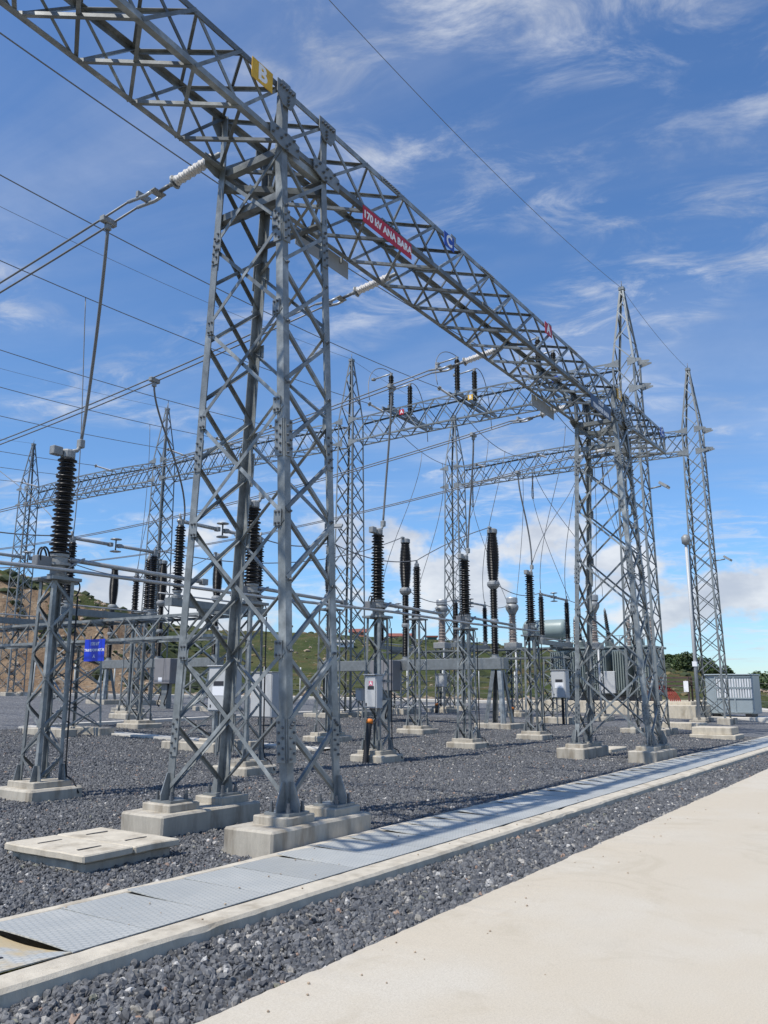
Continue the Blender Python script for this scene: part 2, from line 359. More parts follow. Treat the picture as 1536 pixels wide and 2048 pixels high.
def tube_me(name, pts, r, sides=6, closed_ends=True):
    pts = [V(p) for p in pts]; n = len(pts); vs, fs = [], []
    tang = [(pts[min(i+1, n-1)]-pts[max(i-1, 0)]).normalized() for i in range(n)]
    a = V((0, 0, 1)) if abs(tang[0].z) < .9 else V((1, 0, 0))
    x = (a - tang[0]*a.dot(tang[0])).normalized()
    for i in range(n):
        x = (x - tang[i]*x.dot(tang[i])).normalized(); y = tang[i].cross(x)
        rad = r[i] if isinstance(r, (list, tuple)) else r
        for k in range(sides):
            t = 2*math.pi*k/sides; vs.append(pts[i]+x*(rad*math.cos(t))+y*(rad*math.sin(t)))
    for i in range(n-1):
        for k in range(sides):
            p, q = i*sides+k, i*sides+(k+1) % sides; fs.append((p, q, q+sides, p+sides))
    if closed_ends: fs.append(tuple(range(sides-1, -1, -1))); fs.append(tuple((n-1)*sides+k for k in range(sides)))
    return me_new(name, vs, fs, True)
def tube(parent, name, pts, r, mtl, sides=6): return link(name, tube_me(name, pts, r, sides), parent, mtl)
def bez(a, b_, c, d, n=14):
    a, b_, c, d = V(a), V(b_), V(c), V(d); o = []
    for i in range(n+1):
        t = i/n; o.append(a*(1-t)**3+b_*(3*t*(1-t)**2)+c*(3*t*t*(1-t))+d*t**3)
    return o
def sag(a, b_, s, n=24):
    a, b_ = V(a), V(b_); return [a.lerp(b_, i/n)-V((0, 0, 4*s*(i/n)*(1-i/n))) for i in range(n+1)]
def join_boxes(name, boxes, mtl, parent=None):
    """one mesh from (centre, size) boxes"""
    vs, fs = [], []
    for c, s in boxes:
        k = len(vs)
        for dx in (-.5, .5):
            for dy in (-.5, .5):
                for dz in (-.5, .5): vs.append((c[0]+dx*s[0], c[1]+dy*s[1], c[2]+dz*s[2]))
        for f in ((0, 1, 3, 2), (4, 6, 7, 5), (0, 4, 5, 1), (2, 3, 7, 6), (0, 2, 6, 4), (1, 5, 7, 3)): fs.append(tuple(k+i for i in f))
    return link(name, me_new(name, vs, fs), parent, mtl)
def text(parent, name, body, size, mtl, mat4, offset=0.0, spacing=1.0, thick=0.002):
    cu_ = bpy.data.curves.new(name, 'FONT'); cu_.body = body; cu_.size = size; cu_.align_x = 'CENTER'; cu_.align_y = 'CENTER'
    cu_.offset = offset; cu_.extrude = thick; cu_.space_character = spacing; cu_.resolution_u = 3
    tmp = bpy.data.objects.new('t', cu_); COL.objects.link(tmp)
    me = bpy.data.meshes.new_from_object(tmp.evaluated_get(bpy.context.evaluated_depsgraph_get()))
    bpy.data.objects.remove(tmp); bpy.data.curves.remove(cu_)
    me.materials.clear()
    o = link(name, me, parent, mtl); o.matrix_basis = mat4; return o
FRONT = Matrix(((1, 0, 0), (0, 0, -1), (0, 1, 0))).to_4x4()        # text facing -Y
FACEX = Matrix(((0, 0, -1), (-1, 0, 0), (0, 1, 0))).to_4x4()      # text facing -X
def tm(base, loc):
    q = base.copy(); q.translation = V(loc); return q

def sp(x, k=2.0): return k*math.log1p(math.exp(min(x/k, 40)))
def ss(a, b_, x):
    t = min(1, max(0, (x-a)/(b_-a))); return t*t*(3-2*t)
def zg(x, y): return ss(6, 10, y)*(.030*sp(y-10)+.011*sp(x-18))

# generic four-chord lattice: C(i, s) -> corner i (0..3, in ring order) at station s
def lattice(root, C, st, lw, bw, pattern='X', legname='leg', mtl='galvanised', faces=(0, 1, 2, 3), st2=None, struts=(), legs=True, legsplit=None, flip=0):
    s0, s1 = st[0], st[-1]
    def cen(s): return (C(0, s)+C(1, s)+C(2, s)+C(3, s))/4
    if legs:
        for i in range(4):
            cuts = legsplit if legsplit else [s0, s1]
            for a, b_ in zip(cuts[:-1], cuts[1:]):
                p0, p1 = C(i, a), C(i, b_); mid = (a+b_)/2
                xd = C((i+1) % 4, mid)-C(i, mid); yd = C((i-1) % 4, mid)-C(i, mid)
                lbar(root, legname, p0, p1, xd, yd, lw, mtl)
    for f in faces:
        S = st2 if (st2 and f % 2 == 1) else st
        i, j = f, (f+1) % 4
        for k in range(len(S)-1):
            a, b_ = S[k], S[k+1]
            p00, p01, p10, p11 = C(i, a), C(j, a), C(i, b_), C(j, b_)
            mid = (p00+p01+p10+p11)/4
            along = (p10+p11-p00-p01).normalized(); across = (p01-p00).normalized()
            nrm = along.cross(across).normalized()
            if nrm.dot(mid-cen((a+b_)/2)) < 0: nrm = -nrm
            ins = lw*.12
            pairs = []
            if pattern == 'X': pairs = [(p00, p11, 1), (p01, p10, -1)]
            elif pattern == 'P' and f == 2: pairs = [(p01, p10, 1)]
            else:
                pairs = [(p00, p11, 1)] if (k+f+flip) % 2 == 0 else [(p01, p10, 1)]
            for q0, q1, sgn in pairs:
                dr = (q1-q0).normalized(); ax = dr.cross(nrm).normalized()
                q0 = q0+dr*lw*.25; q1 = q1-dr*lw*.25
                off = nrm*(.003+bw*.1) if sgn > 0 else -nrm*(lw*.1+.004)
                lbar(root, 'brace', q0-ax*bw/2+off, q1-ax*bw/2+off, ax, -nrm, bw, mtl)
            if pattern == 'P' and f == 2 and k > 0: lbar(root, 'post', p00-along*bw/2-nrm*(lw*.1+.006), p01-along*bw/2-nrm*(lw*.1+.006), along, -nrm, bw, mtl)
            if f in struts and k > 0:
                ax = along; off = -nrm*(lw*.1+.006)
                lbar(root, 'strut', p00-ax*bw/2+off, p01-ax*bw/2+off, ax, -nrm, bw, mtl)
def lin(a, b_, n): return [a+(b_-a)*i/n for i in range(n+1)]

BOLT = lathe_me('bolt_head', [(0.016, 0), (0.016, 0.014), (0.010, 0.014), (0.010, 0.026)], 6, False)
def bolts(parent, pts, nrm, mtl='bolt', s=1.0):
    """a row of bolt heads joined into one part"""
    nrm = V(nrm).normalized(); q = V((0, 0, 1)).rotation_difference(nrm).to_matrix()
    vs, fs = [], []
    for p in pts:
        k = len(vs); vs += [V(p)+q @ (v.co*s) for v in BOLT.vertices]; fs += [tuple(k+i for i in f.vertices) for f in BOLT.polygons]
    o = link('bolts', me_new('bolts', vs, fs), parent, mtl); o['kind'] = 'stuff'; return o
def plate(parent, name, c, ux, uy, sx, sy, th, mtl='galv_plate', poly=None):
    """flat plate centred on c in the ux, uy plane"""
    ux = V(ux).normalized(); uy = V(uy).normalized(); n_ = ux.cross(uy)
    P = poly if poly else [(-.5, -.5), (.5, -.5), (.5, .5), (-.5, .5)]
    a = [V(c)+ux*(x*sx)+uy*(y*sy)-n_*th/2 for x, y in P]; b_ = [p+n_*th for p in a]; k = len(P)
    fs = [tuple(range(k-1, -1, -1)), tuple(range(k, 2*k))]+[(i, (i+1) % k, (i+1) % k+k, i+k) for i in range(k)]
    return link(name, me_new(name, a+b_, fs), parent, mtl)

# ================================================================== SETTING
def px_dir(x, y):
    v = dd + rr*((x-768)/1659.2) - uu*((y-1024)/1659.2); return v
SKYL = [(-900, 1060, 100), (-400, 1090, 100), (0, 1147, 105), (15, 1152, 105), (93, 1174, 106), (152, 1194, 108), (174, 1201, 110), (220, 1218, 112), (252, 1232, 116),
        (320, 1250, 122), (420, 1262, 130), (531, 1265, 138), (640, 1268, 140), (741, 1276, 142), (860, 1281, 145), (975, 1289, 148), (1053, 1296, 150),
        (1200, 1312, 140), (1317, 1324, 120), (1345, 1330, 112), (1400, 1342, 105), (1460, 1356, 100), (1536, 1366, 100), (1900, 1372, 100), (2600, 1373, 100)]
sk = []
for x, y, D in SKYL:
    v = px_dir(x, y); hl = math.hypot(v.x, v.y); sk.append((math.atan2(v.y, v.x), CAM_H+D*v.z/hl, D, x))
sk.sort()
def skyline(az):
    if az <= sk[0][0]: return sk[0][1:]
    if az >= sk[-1][0]: return sk[-1][1:]
    for p, q in zip(sk[:-1], sk[1:]):
        if p[0] <= az <= q[0]:
            t = (az-p[0])/(q[0]-p[0]); return tuple(p[i]+(q[i]-p[i])*t for i in (1, 2, 3))
RP = 58.0
radii = [0, 4, 10, 20, 30, 40, 48, 54, 58, 60, 62] + [62+i*.8 for i in range(1, 30)] + [87+i*2.0 for i in range(42)] + [185, 230, 320, 500, 900, 1600, 3000]
# the slope of the yard's rise continues to its rim
azs = []
a = -math.pi
while a < math.pi-1e-6:
    inv = -0.15 < a < 1.5
    azs.append(a); a += (0.0075 if a > .8 else 0.011) if inv else 0.09
NA = len(azs); vs, fs, ear = [], [], []
for r in radii:
    for az in azs:
        x, y = r*math.cos(az), r*math.sin(az)
        zr, Rr, px = skyline(az)
        vis = ss(-0.5, -0.1, az)*(1-ss(1.5, 2.0, az))
        zb = zg(RP*math.cos(az), max(3, RP*math.sin(az)))*vis
        e = 0.0
        if r <= RP: z = min(zg(x, y), zg(x, y)) * vis - 0.16
        else:
            t = min(1.0, max(0, (r-63)/(Rr-63)))
            cliff = 1-ss(230, 420, px)
            f = (1-cliff)*(0.25*t+0.75*t*t*(3-2*t)) + cliff*(0.74*ss(0.06, 0.34, t)+0.26*ss(0.3, 1, t))
            z = zb-.1+(zr-zb+.1)*f*vis
            if r > Rr: z -= (r-Rr)*0.035*(1+(r-Rr)*0.0005)
            amp = 0.9*min(1, max(0, (r-63)/18))*(1-0.6*min(1, max(0, (r-Rr+25)/25)) if r <= Rr else 0.4)
            z += amp*(noise.noise(V((x*.09, y*.09, 3)))*.8+noise.noise(V((x*.3, y*.3, 7)))*.35*(1+1.6*cliff)+cliff*.45*noise.noise(V((x*.75, y*.75, z*.5)))*(1-ss(.7, .9, f)))
            z = max(z, -60)
            low = 1-ss(64, 71, r)
            e = max(low*0.85*ss(59, 61, r)*(1-ss(1250, 1330, px)), cliff*ss(62, 66, r)*(1-ss(.62, .80, f))*0.95)
        vs.append((x, y, z)); ear.append(e)
for i in range(len(radii)-1):
    for k in range(NA):
        p, q = i*NA+k, i*NA+(k+1) % NA; fs.append((p, q, q+NA, p+NA))
me = me_new('ground', vs, fs, True)
ca = me.color_attributes.new('earth', 'FLOAT_COLOR', 'POINT')
for i, e in enumerate(ear): ca.data[i].color = (e, e, e, 1)
terrain = struct(link('ground', me, None, 'terrain'))
def terr_z(x, y):
    r = math.hypot(x, y); az = math.atan2(y, x); zr, Rr, px = skyline(az)
    hit = terrain.ray_cast(V((x, y, 500)), V((0, 0, -1)))
    return hit[1].z if hit[0] else 0.0

# gravel yard sheet
ys = [5.5, 6, 7, 8, 9, 10, 11, 12] + list(range(14, 60, 2)); xs = [-8, -4, 0, 2, 4, 6, 8, 10, 12, 14, 16, 18] + list(range(20, 62, 2))
def yard_grid(xs, ys, zf, keep):
    vs, fs, idx = [], [], {}
    for j, y in enumerate(ys):
        for i, x in enumerate(xs): idx[i, j] = len(vs); vs.append((x, y, zf(x, y)))
    for j in range(len(ys)-1):
        for i in range(len(xs)-1):
            if keep((xs[i]+xs[i+1])/2, (ys[j]+ys[j+1])/2): fs.append((idx[i, j], idx[i+1, j], idx[i+1, j+1], idx[i, j+1]))
    return vs, fs
vs, fs = yard_grid(xs, ys, lambda x, y: zg(x, y)+.015, lambda x, y: math.hypot(x, y) < 57.5)
struct(link('gravel_yard', me_new('gravel_yard', vs, fs, True), None, 'gravel_bed'))
vs, fs = yard_grid(lin(-6, 60, 33), [2.95, 3.4, 3.9, 4.26], lambda x, y: .03, lambda x, y: True)
struct(link('gravel_strip', me_new('gravel_strip', vs, fs, True), None, 'gravel_bed'))

# concrete road the camera stands on
xs = lin(-14, 2, 32)[:-1]+lin(2, 16, 420)[:-1]+lin(16, 62, 150); vs, fs = [], []
for x in xs:
    e = 3.155+.0085*max(0, x-3)+noise.noise(V((x*2.3, 1, 0)))*.026+noise.noise(V((x*9, 4, 0)))*.016+noise.noise(V((x*23, 9, 0)))*.008
    for y, z in ((e+.012, -.1), (e+.006, .095), (e-.02, .118), (2.6, .12), (0, .125), (-4, .125), (-11, .12)): vs.append((x, y, z))
for i in range(len(xs)-1):
    for k in range(6): p = i*7+k; fs.append((p, p+1, p+8, p+7))
struct(link('concrete_road', me_new('concrete_road', vs, fs, True), None, 'road_concrete'))

# perimeter road at the rim of the yard
pts = []
for i in range(60):
    az = -0.05+i*(1.32/59); x, y = 57.6*math.cos(az), 57.6*math.sin(az); pts.append((az, x, y))
vs, fs = [], []
for az, x, y in pts:
    c, s = math.cos(az), math.sin(az)
    for r, dz in ((56.6, -.2), (56.6, .14), (59.6, .16), (59.6, -.2)): vs.append((r*c, r*s, zg(57*c, 57*s)+dz))
for i in range(59):
    for k in range(3): p = i*4+k; fs.append((p, p+1, p+5, p+4))
struct(link('perimeter_road', me_new('perimeter_road', vs, fs), None, 'perimeter_concrete'))

# cable trench with chequer-plate covers
tr = bpy.data.objects.new('cable_trench', None); COL.objects.link(tr); struct(tr)
def kerb(name, x0, x1, prof, mtl, n, wob, parent, seed=0):
    vs, fs = [], []; k = len(prof); S = lin(x0, x1, n)
    for x in S:
        for y, z in prof:
            q = V((x*1.0, y, z)); d = noise.noise(V((x*1.3+seed, y*5, z*5)))*wob+noise.noise(V((x*7+seed, y*9, z*9)))*wob*.7
            chip = max(0, noise.noise(V((x*3.1+seed*3, y*2, z*30)))-.45)*.06 if z > .1 else 0
            vs.append((x, y+d, z+d*.5-chip))
    for i in range(n):
        for j in range(k-1): p = i*k+j; fs.append((p, p+1, p+1+k, p+k))
    return link(name, me_new(name, vs, fs, False), parent, mtl)
kerb('kerb', -5, 44, [(4.195, -.1), (4.20, .06), (4.205, .125), (4.225, .147), (4.28, .152), (4.36, .154), (4.42, .150), (4.438, .142), (4.44, -.3)], 'concrete_light', 420, .006, tr, 1)
kerb('kerb', -5, 44, [(5.405, -.3), (5.408, .132), (5.42, .142), (5.48, .144), (5.535, .132), (5.55, .06), (5.555, -.1)], 'concrete_light', 380, .008, tr, 4)
box(tr, 'trench_floor', (19.5, 4.93, -.32), (49, .96, .04), 'concrete')
PW = 0.575
def cover(i, x):
    gx = [0, .5, 1]; vs = []; r0 = random.Random(i*13+5)
    lift = r0.choice([0.008, 0.014, .018, .024, .030]) if i != 0 else 0
    sk_ = r0.uniform(-.003, .003)
    z0 = .140
    for a in range(7):
        for b_ in range(9):
            u, v = a/6, b_/8
            z = z0+lift*(1-u)*v*v+r0.uniform(0, .0008)
            if i == 0: z -= .034*u**3*(4*v*(1-v))*.9; z += .012*(1-u)
            if i == 1: z += .012*(1-u)**2*(4*v*(1-v))
            vs.append(V((x+u*(PW-.006), 4.478+sk_+v*.918, z)))
    n0 = len(vs); vs += [p-V((0, 0, .008)) for p in vs]
    fs = []
    for a in range(6):
        for b_ in range(8):
            p = a*9+b_; fs.append((p, p+9, p+10, p+1)); fs.append((p+n0, p+1+n0, p+10+n0, p+9+n0))
    for a in range(6):
        for e in (0, 8): p = a*9+e; fs.append((p, p+9, p+9+n0, p+n0))
    for b_ in range(8):
        for e in (0, 6): p = e*9+b_; fs.append((p, p+1, p+1+n0, p+n0))
    o = link('cover_plate', me_new('cover_plate', vs, fs), tr, 'chequer_rust' if i == 0 else 'chequer_plate')
    return o
for i in range(66): cover(i, 2.83+PW*i-0.0)
for i in range(6): cover(100+i, 2.83-PW*(i+1))
box(tr, 'lifting_slot', (3.02, 4.70, .1482), (.16, .022, .004), 'label_dark', 0.05)
# side trenches crossing the yard
for nm, (a, b_), w_ in (('yard_trench', (V((17.0, 24.6, 0)), V((44.0, 25.2, 0))), .5), ('yard_trench', (V((16.2, 24.4, 0)), V((17.2, 13.2, 0))), .6)):
    d = (b_-a).normalized(); s_ = V((-d.y, d.x, 0)); vs, fs = [], []
    for k in range(21):
        p = a.lerp(b_, k/20); z = zg(p.x, p.y)
        for o_, dz in ((-w_/2, -.1), (-w_/2, .10), (w_/2, .10), (w_/2, -.1)): vs.append((p.x+s_.x*o_, p.y+s_.y*o_, z+dz))
    for k in range(20):
        for j in range(3): q = k*4+j; fs.append((q, q+1, q+5, q+4))
    struct(link(nm, me_new(nm, vs, fs), None, 'perimeter_concrete'))

# ------------------------------------------------------------------ loose gravel (instanced stones)
def gravel(name, verts, faces, density, smin, smax, seed, lift, mtl='stone'):
    me = me_new(name, verts, faces); o = link(name, me); struct(o, 'stuff')
    g = bpy.data.node_groups.new(name, 'GeometryNodeTree')
    g.interface.new_socket('Geometry', in_out='INPUT', socket_type='NodeSocketGeometry'); g.interface.new_socket('Geometry', in_out='OUTPUT', socket_type='NodeSocketGeometry')
    n = g.nodes; l = g.links
    gi = n.new('NodeGroupInput'); go = n.new('NodeGroupOutput')
    ds = n.new('GeometryNodeDistributePointsOnFaces'); ds.inputs['Density'].default_value = density; ds.inputs['Seed'].default_value = seed
    l.new(gi.outputs[0], ds.inputs['Mesh'])
    jn = n.new('GeometryNodeJoinGeometry')
    for k in range(4):
        ic = n.new('GeometryNodeMeshIcoSphere'); ic.inputs['Radius'].default_value = 1.0; ic.inputs['Subdivisions'].default_value = 2
        ps = n.new('GeometryNodeInputPosition'); ns = n.new('ShaderNodeTexNoise'); ns.noise_dimensions = '4D'; ns.inputs['W'].default_value = k*7.3+1; ns.inputs['Scale'].default_value = 1.15; ns.inputs['Detail'].default_value = 1.5
        l.new(ps.outputs[0], ns.inputs['Vector'])
        su = n.new('ShaderNodeVectorMath'); su.operation = 'SUBTRACT'; su.inputs[1].default_value = (.5, .5, .5); l.new(ns.outputs['Color'], su.inputs[0])
        sc_ = n.new('ShaderNodeVectorMath'); sc_.operation = 'SCALE'; sc_.inputs['Scale'].default_value = 1.9; l.new(su.outputs[0], sc_.inputs[0])
        sp_ = n.new('GeometryNodeSetPosition'); l.new(ic.outputs['Mesh'], sp_.inputs['Geometry']); l.new(sc_.outputs[0], sp_.inputs['Offset'])
        sm = n.new('GeometryNodeSetShadeSmooth'); sm.inputs['Shade Smooth'].default_value = False; l.new(sp_.outputs[0], sm.inputs['Geometry'])
        mtn = n.new('GeometryNodeSetMaterial'); mtn.inputs['Material'].default_value = M[mtl]; l.new(sm.outputs[0], mtn.inputs['Geometry'])
        gt = n.new('GeometryNodeGeometryToInstance'); l.new(mtn.outputs[0], gt.inputs[0]); l.new(gt.outputs[0], jn.inputs[0])
    io = n.new('GeometryNodeInstanceOnPoints'); l.new(ds.outputs['Points'], io.inputs['Points']); l.new(jn.outputs[0], io.inputs['Instance'])
    io.inputs['Pick Instance'].default_value = True
    ri = n.new('FunctionNodeRandomValue'); ri.data_type = 'INT'; ri.inputs['Min'].default_value = 0 if 'Min' in ri.inputs else 0
    for s_ in ri.inputs:
        if s_.type == 'INT' and s_.name == 'Min': s_.default_value = 0
        if s_.type == 'INT' and s_.name == 'Max': s_.default_value = 3
    l.new([s_ for s_ in ri.outputs if s_.type == 'INT'][0], io.inputs['Instance Index'])
    rv = n.new('FunctionNodeRandomValue'); rv.data_type = 'FLOAT_VECTOR'
    rv.inputs[0].default_value = (0, 0, 0); rv.inputs[1].default_value = (6.28, 6.28, 6.28); rv.inputs['Seed'].default_value = 3
    l.new(rv.outputs[0], io.inputs['Rotation'])
    rs = n.new('FunctionNodeRandomValue'); rs.data_type = 'FLOAT'; rs.inputs['Seed'].default_value = 9
    fl = [s_ for s_ in rs.inputs if s_.type == 'VALUE']; fl[0].default_value = 0.0; fl[1].default_value = 1.0
    pw = n.new('ShaderNodeMath'); pw.operation = 'POWER'; pw.inputs[1].default_value = 2.6; l.new([s_ for s_ in rs.outputs if s_.type == 'VALUE'][0], pw.inputs[0])
    mr = n.new('ShaderNodeMapRange'); mr.inputs[3].default_value = smin; mr.inputs[4].default_value = smax; l.new(pw.outputs[0], mr.inputs[0])
    rn = n.new('FunctionNodeRandomValue'); rn.data_type = 'FLOAT_VECTOR'; rn.inputs[0].default_value = (.75, .6, .5); rn.inputs[1].default_value = (1.25, 1.1, .95); rn.inputs['Seed'].default_value = 21
    vm = n.new('ShaderNodeVectorMath'); vm.operation = 'SCALE'; l.new(rn.outputs[0], vm.inputs[0]); l.new(mr.outputs[0], vm.inputs['Scale'])
    l.new(vm.outputs[0], io.inputs['Scale'])
    tr_ = n.new('GeometryNodeTranslateInstances'); l.new(io.outputs[0], tr_.inputs['Instances'])
    rz = n.new('FunctionNodeRandomValue'); rz.data_type = 'FLOAT_VECTOR'; rz.inputs[0].default_value = (0, 0, -lift*.5); rz.inputs[1].default_value = (0, 0, lift); rz.inputs['Seed'].default_value = 33
    l.new(rz.outputs[0], tr_.inputs['Translation']); tr_.inputs['Local Space'].default_value = False
    l.new(tr_.outputs[0], go.inputs[0])
    md = o.modifiers.new('stones', 'NODES'); md.node_group = g
    return o
def patch(xs, ys, zf, keep=lambda x, y: True): return yard_grid(xs, ys, zf, keep)
def inview(x, y, pad=1.2):
    v = V((x, y, 0))-V((0, 0, CAM_H)); z = v.dot(dd)
    if z < .3: return False
    return abs(v.dot(rr)/z) < .463+pad/max(z, 1) 
vs, fs = patch(lin(1.5, 17, 62), [3.17, 3.4, 3.65, 3.9, 4.20], lambda x, y: .035+.025*ss(3.5, 3.15, y), inview)
gravel('loose_gravel', vs, fs, 3200, .010, .036, 1, .028, 'stone_mixed')
vs, fs = patch(lin(17, 45, 28), [3.28, 3.5, 3.85, 4.20], lambda x, y: .035, inview)
gravel('loose_gravel', vs, fs, 1300, .015, .036, 2, .03)
def blocked(x, y):
    return (6.45 < x < 8.45 and 5.7 < y < 6.4) or (6.75 < x < 8.35 and 7.5 < y < 8.15) or (5.15 < x < 6.1 and 6.7 < y < 7.7)
vs, fs = patch(lin(2.5, 15.5, 52), [5.56]+lin(5.8, 13.5, 31), lambda x, y: zg(x, y)+.02, lambda x, y: inview(x, y) and not blocked(x, y))
gravel('loose_gravel', vs, fs, 2200, .012, .030, 3, .022)
vs, fs = patch(lin(8, 33, 50), [5.6]+lin(6, 24, 36), lambda x, y: zg(x, y)+.02, lambda x, y: inview(x, y) and not (x < 15.5 and y < 13.5))
gravel('loose_gravel', vs, fs, 1000, .015, .033, 4, .022)

rnd = random.Random(12); vs, fs = [], []
bmi = bmesh.new(); bmesh.ops.create_icosphere(bmi, subdivisions=1, radius=1); iv0 = [v.co.copy() for v in bmi.verts]; if0 = [tuple(v.index for v in f.verts) for f in bmi.faces]; bmi.free()
for k in range(80):
    if k < 35: x, y, z = rnd.uniform(2.9, 15), rnd.uniform(4.5, 5.38), .146
    elif k < 48: x, y, z = rnd.uniform(3, 14), rnd.uniform(4.24, 4.42), .156
    else: x, y, z = rnd.uniform(2.9, 12), 3.06-abs(rnd.gauss(0, .35)), .121
    s_ = rnd.uniform(.003, .010)
    k0 = len(vs)
    for p in iv0: vs.append((x+p.x*s_*rnd.uniform(.8, 1.3), y+p.y*s_*rnd.uniform(.8, 1.3), z+s_*.4+p.z*s_*.7))
    fs += [tuple(k0+i for i in f) for f in if0]
struct(link('stray_pebbles', me_new('stray_pebbles', vs, fs), None, 'rubble'), 'stuff')

# ================================================================== MAIN BUSBAR GANTRY
YF, YB, ZL, ZT = 6.32, 7.42, 8.52, 9.32
CY = 6.87
def portal_tower(cx, zb, label, splices, name='lattice_tower'):
    t = thing(name, label, 'pylon', (cx, CY, 0), 0, 'gantry towers of the busbar portal')
    def C(i, z):
        hx = .465; k = min(1, max(0, (z-.4)/(8.5-.4))); hy = .93+(.55-.93)*k
        sx, sy = ((-1, -1), (1, -1), (1, 1), (-1, 1))[i]; return V((sx*hx, sy*hy, z))
    st = lin(zb+.12, 8.42, 10)
    hs = [1.86-.76*(k+.5)/6 for k in range(6)]; tot = sum(hs); st2 = [zb+.12]
    for q in hs: st2.append(st2[-1]+q/tot*(8.42-zb-.12))
    LW, BW = .108, .044
    lattice(t, C, st, LW, BW, 'X', faces=(0, 2), legs=False)
    lattice(t, C, st2, LW, BW+.003, 'X', faces=(1, 3), legs=False, st2=st2)
    for i in range(4):
        for a, b_ in ((zb+.03, 8.5), (8.5, 9.31)):
            p0, p1 = C(i, a), C(i, b_); xd = C((i+1) % 4, a)-p0; yd = C((i-1) % 4, a)-p0
            lbar(t, 'leg', p0, p1, xd, yd, LW)
    # ring of horizontals and cross bracing under the beam
    for i in range(4):
        for z in (8.40, 7.75):
            if z == 7.75 and i % 2 == 0: continue
            p0, p1 = C(i, z), C((i+1) % 4, z); n_ = V((0, 0, 1)); inw = -((p0+p1)/2-V((0, 0, z))).normalized()
            lbar(t, 'strut', p0+inw*.03, p1+inw*.03, n_, inw, .10)
    lbar(t, 'strut', C(0, 8.30)+V((.05, .05, 0)), C(2, 8.30)-V((.05, .05, 0)), V((0, 0, 1)), V((1, -1, 0)), .09)
    lbar(t, 'strut', C(1, 8.24)+V((-.05, .05, 0)), C(3, 8.24)+V((.05, -.05, 0)), V((0, 0, 1)), V((1, 1, 0)), .09)
    for z in (2.95, 5.6):
        for i in (1, 3):
            p0, p1 = C(i, z), C((i+1) % 4, z)
    # splice plates with bolts on the outer leg flanges
    for z in splices:
        for i in range(4):
            p = C(i, z); sx = 1 if p.x > 0 else -1; sy = 1 if p.y > 0 else -1
            dr = (C(i, z+.3)-C(i, z-.3)).normalized()
            a = plate(t, 'splice_plate', p+V((-sx*.075, sy*.009, 0)), V((1, 0, 0)), dr, .115, .46, .014)
            bolts(a, [p+V((-sx*(.045+.055*(k % 2)), sy*.016, 0))+dr*(-.19+.0475*k*1.15) for k in range(8)], (0, sy, 0))
            a = plate(t, 'splice_plate', p+V((sx*.009, -sy*.075, 0)), V((0, 1, 0)), dr, .115, .46, .014)
            bolts(a, [p+V((sx*.016, -sy*(.045+.055*(k % 2)), 0))+dr*(-.19+.0475*k*1.15) for k in range(8)], (sx, 0, 0))
    # node plates on the broad faces
    for z in st2[1:-1]:
        for i in range(4):
            p = C(i, z); sx = 1 if p.x > 0 else -1; sy = 1 if p.y > 0 else -1
            a = plate(t, 'node_plate', p+V((sx*.012, -sy*.10, 0)), V((0, 1, 0)), V((0, 0, 1)), .11, .19, .012)
            bolts(a, [p+V((sx*.018, -sy*(.075+.05*(k % 2)), -.065+.13*(k//2))) for k in range(4)], (sx, 0, 0))
    for z in st[1:-1]:
        for i in range(4):
            p = C(i, z); sx = 1 if p.x > 0 else -1; sy = 1 if p.y > 0 else -1
            bolts(t, [p+V((-sx*.07, sy*.012, 0))], (0, sy, 0), s=1.3)
    # feet
    for i in range(4):
        p = C(i, zb); sx = 1 if p.x > 0 else -1; sy = 1 if p.y > 0 else -1; c = p+V((-sx*.05, -sy*.05, 0))
        f = box(t, 'base_plate', (c.x, c.y, zb+.014), (.34, .34, .028), 'galv_plate')
        for ux, uy in ((V((1, 0, 0)), sx), (V((0, 1, 0)), sy)):
            q = c+ux*(uy*.11)
            plate(t, 'stiffener', q+V((0, 0, zb+.03-q.z)), ux*uy, V((0, 0, 1)), .13, .30, .014, poly=[(-.5, 0), (.5, 0), (.5, .22), (-.15, 1), (-.5, 1)])
        for ax in (-.115, .115):
            for ay in (-.115, .115):
                a = lathe_me('anchor_bolt', [(.026, 0), (.026, .05), (.017, .05), (.017, .10)], 8, False)
                o = link('anchor_bolt', a, t, 'bolt'); o.location = (c.x+ax, c.y+ay, zb+.028)
    # big gussets where the beam meets the legs
    for i in range(4):
        p = C(i, 8.9); sy = 1 if p.y > 0 else -1; sx = 1 if p.x > 0 else -1
        a = plate(t, 'gusset_plate', V((p.x-sx*.03, p.y+sy*.012+sy*.018, ZL+.02)), V((1, 0, 0)), V((0, 0, 1)), .56, .25, .014, poly=[(-.5, -.25), (-.15, -.5), (.5, -.5), (.5, .25), (.15, .5), (-.5, .5)])
        bolts(a, [V((p.x-sx*.03-.24+.08*k, p.y+sy*.038, ZL+.05+.045*((k % 2)*2-1))) for k in range(7)]+[V((p.x-sx*.06, p.y+sy*.038, ZL-.11+.06*k)) for k in range(2)], (0, sy, 0), s=1.2)
        a = plate(t, 'gusset_plate', V((p.x-sx*.03, p.y+sy*.030, ZT-.13)), V((1, 0, 0)), V((0, 0, 1)), .36, .32, .014, poly=[(-.5, .5), (-.5, -.1), (-.2, -.5), (.25, -.5), (.5, 0), (.5, .5)])
        bolts(a, [V((p.x-sx*.03-.12+.06*k, p.y+sy*.038, ZT-.045)) for k in range(5)]+[V((p.x-sx*.06, p.y+sy*.038, ZT-.25+.055*k)) for k in range(3)], (0, sy, 0), s=1.2)
    return t
T1X, T2X = 7.53, 20.54
portal_tower(T1X, .37, 'tall tapered lattice tower carrying the end of the red signed beam beside the manhole slab', (1.12, 4.55, 7.35))
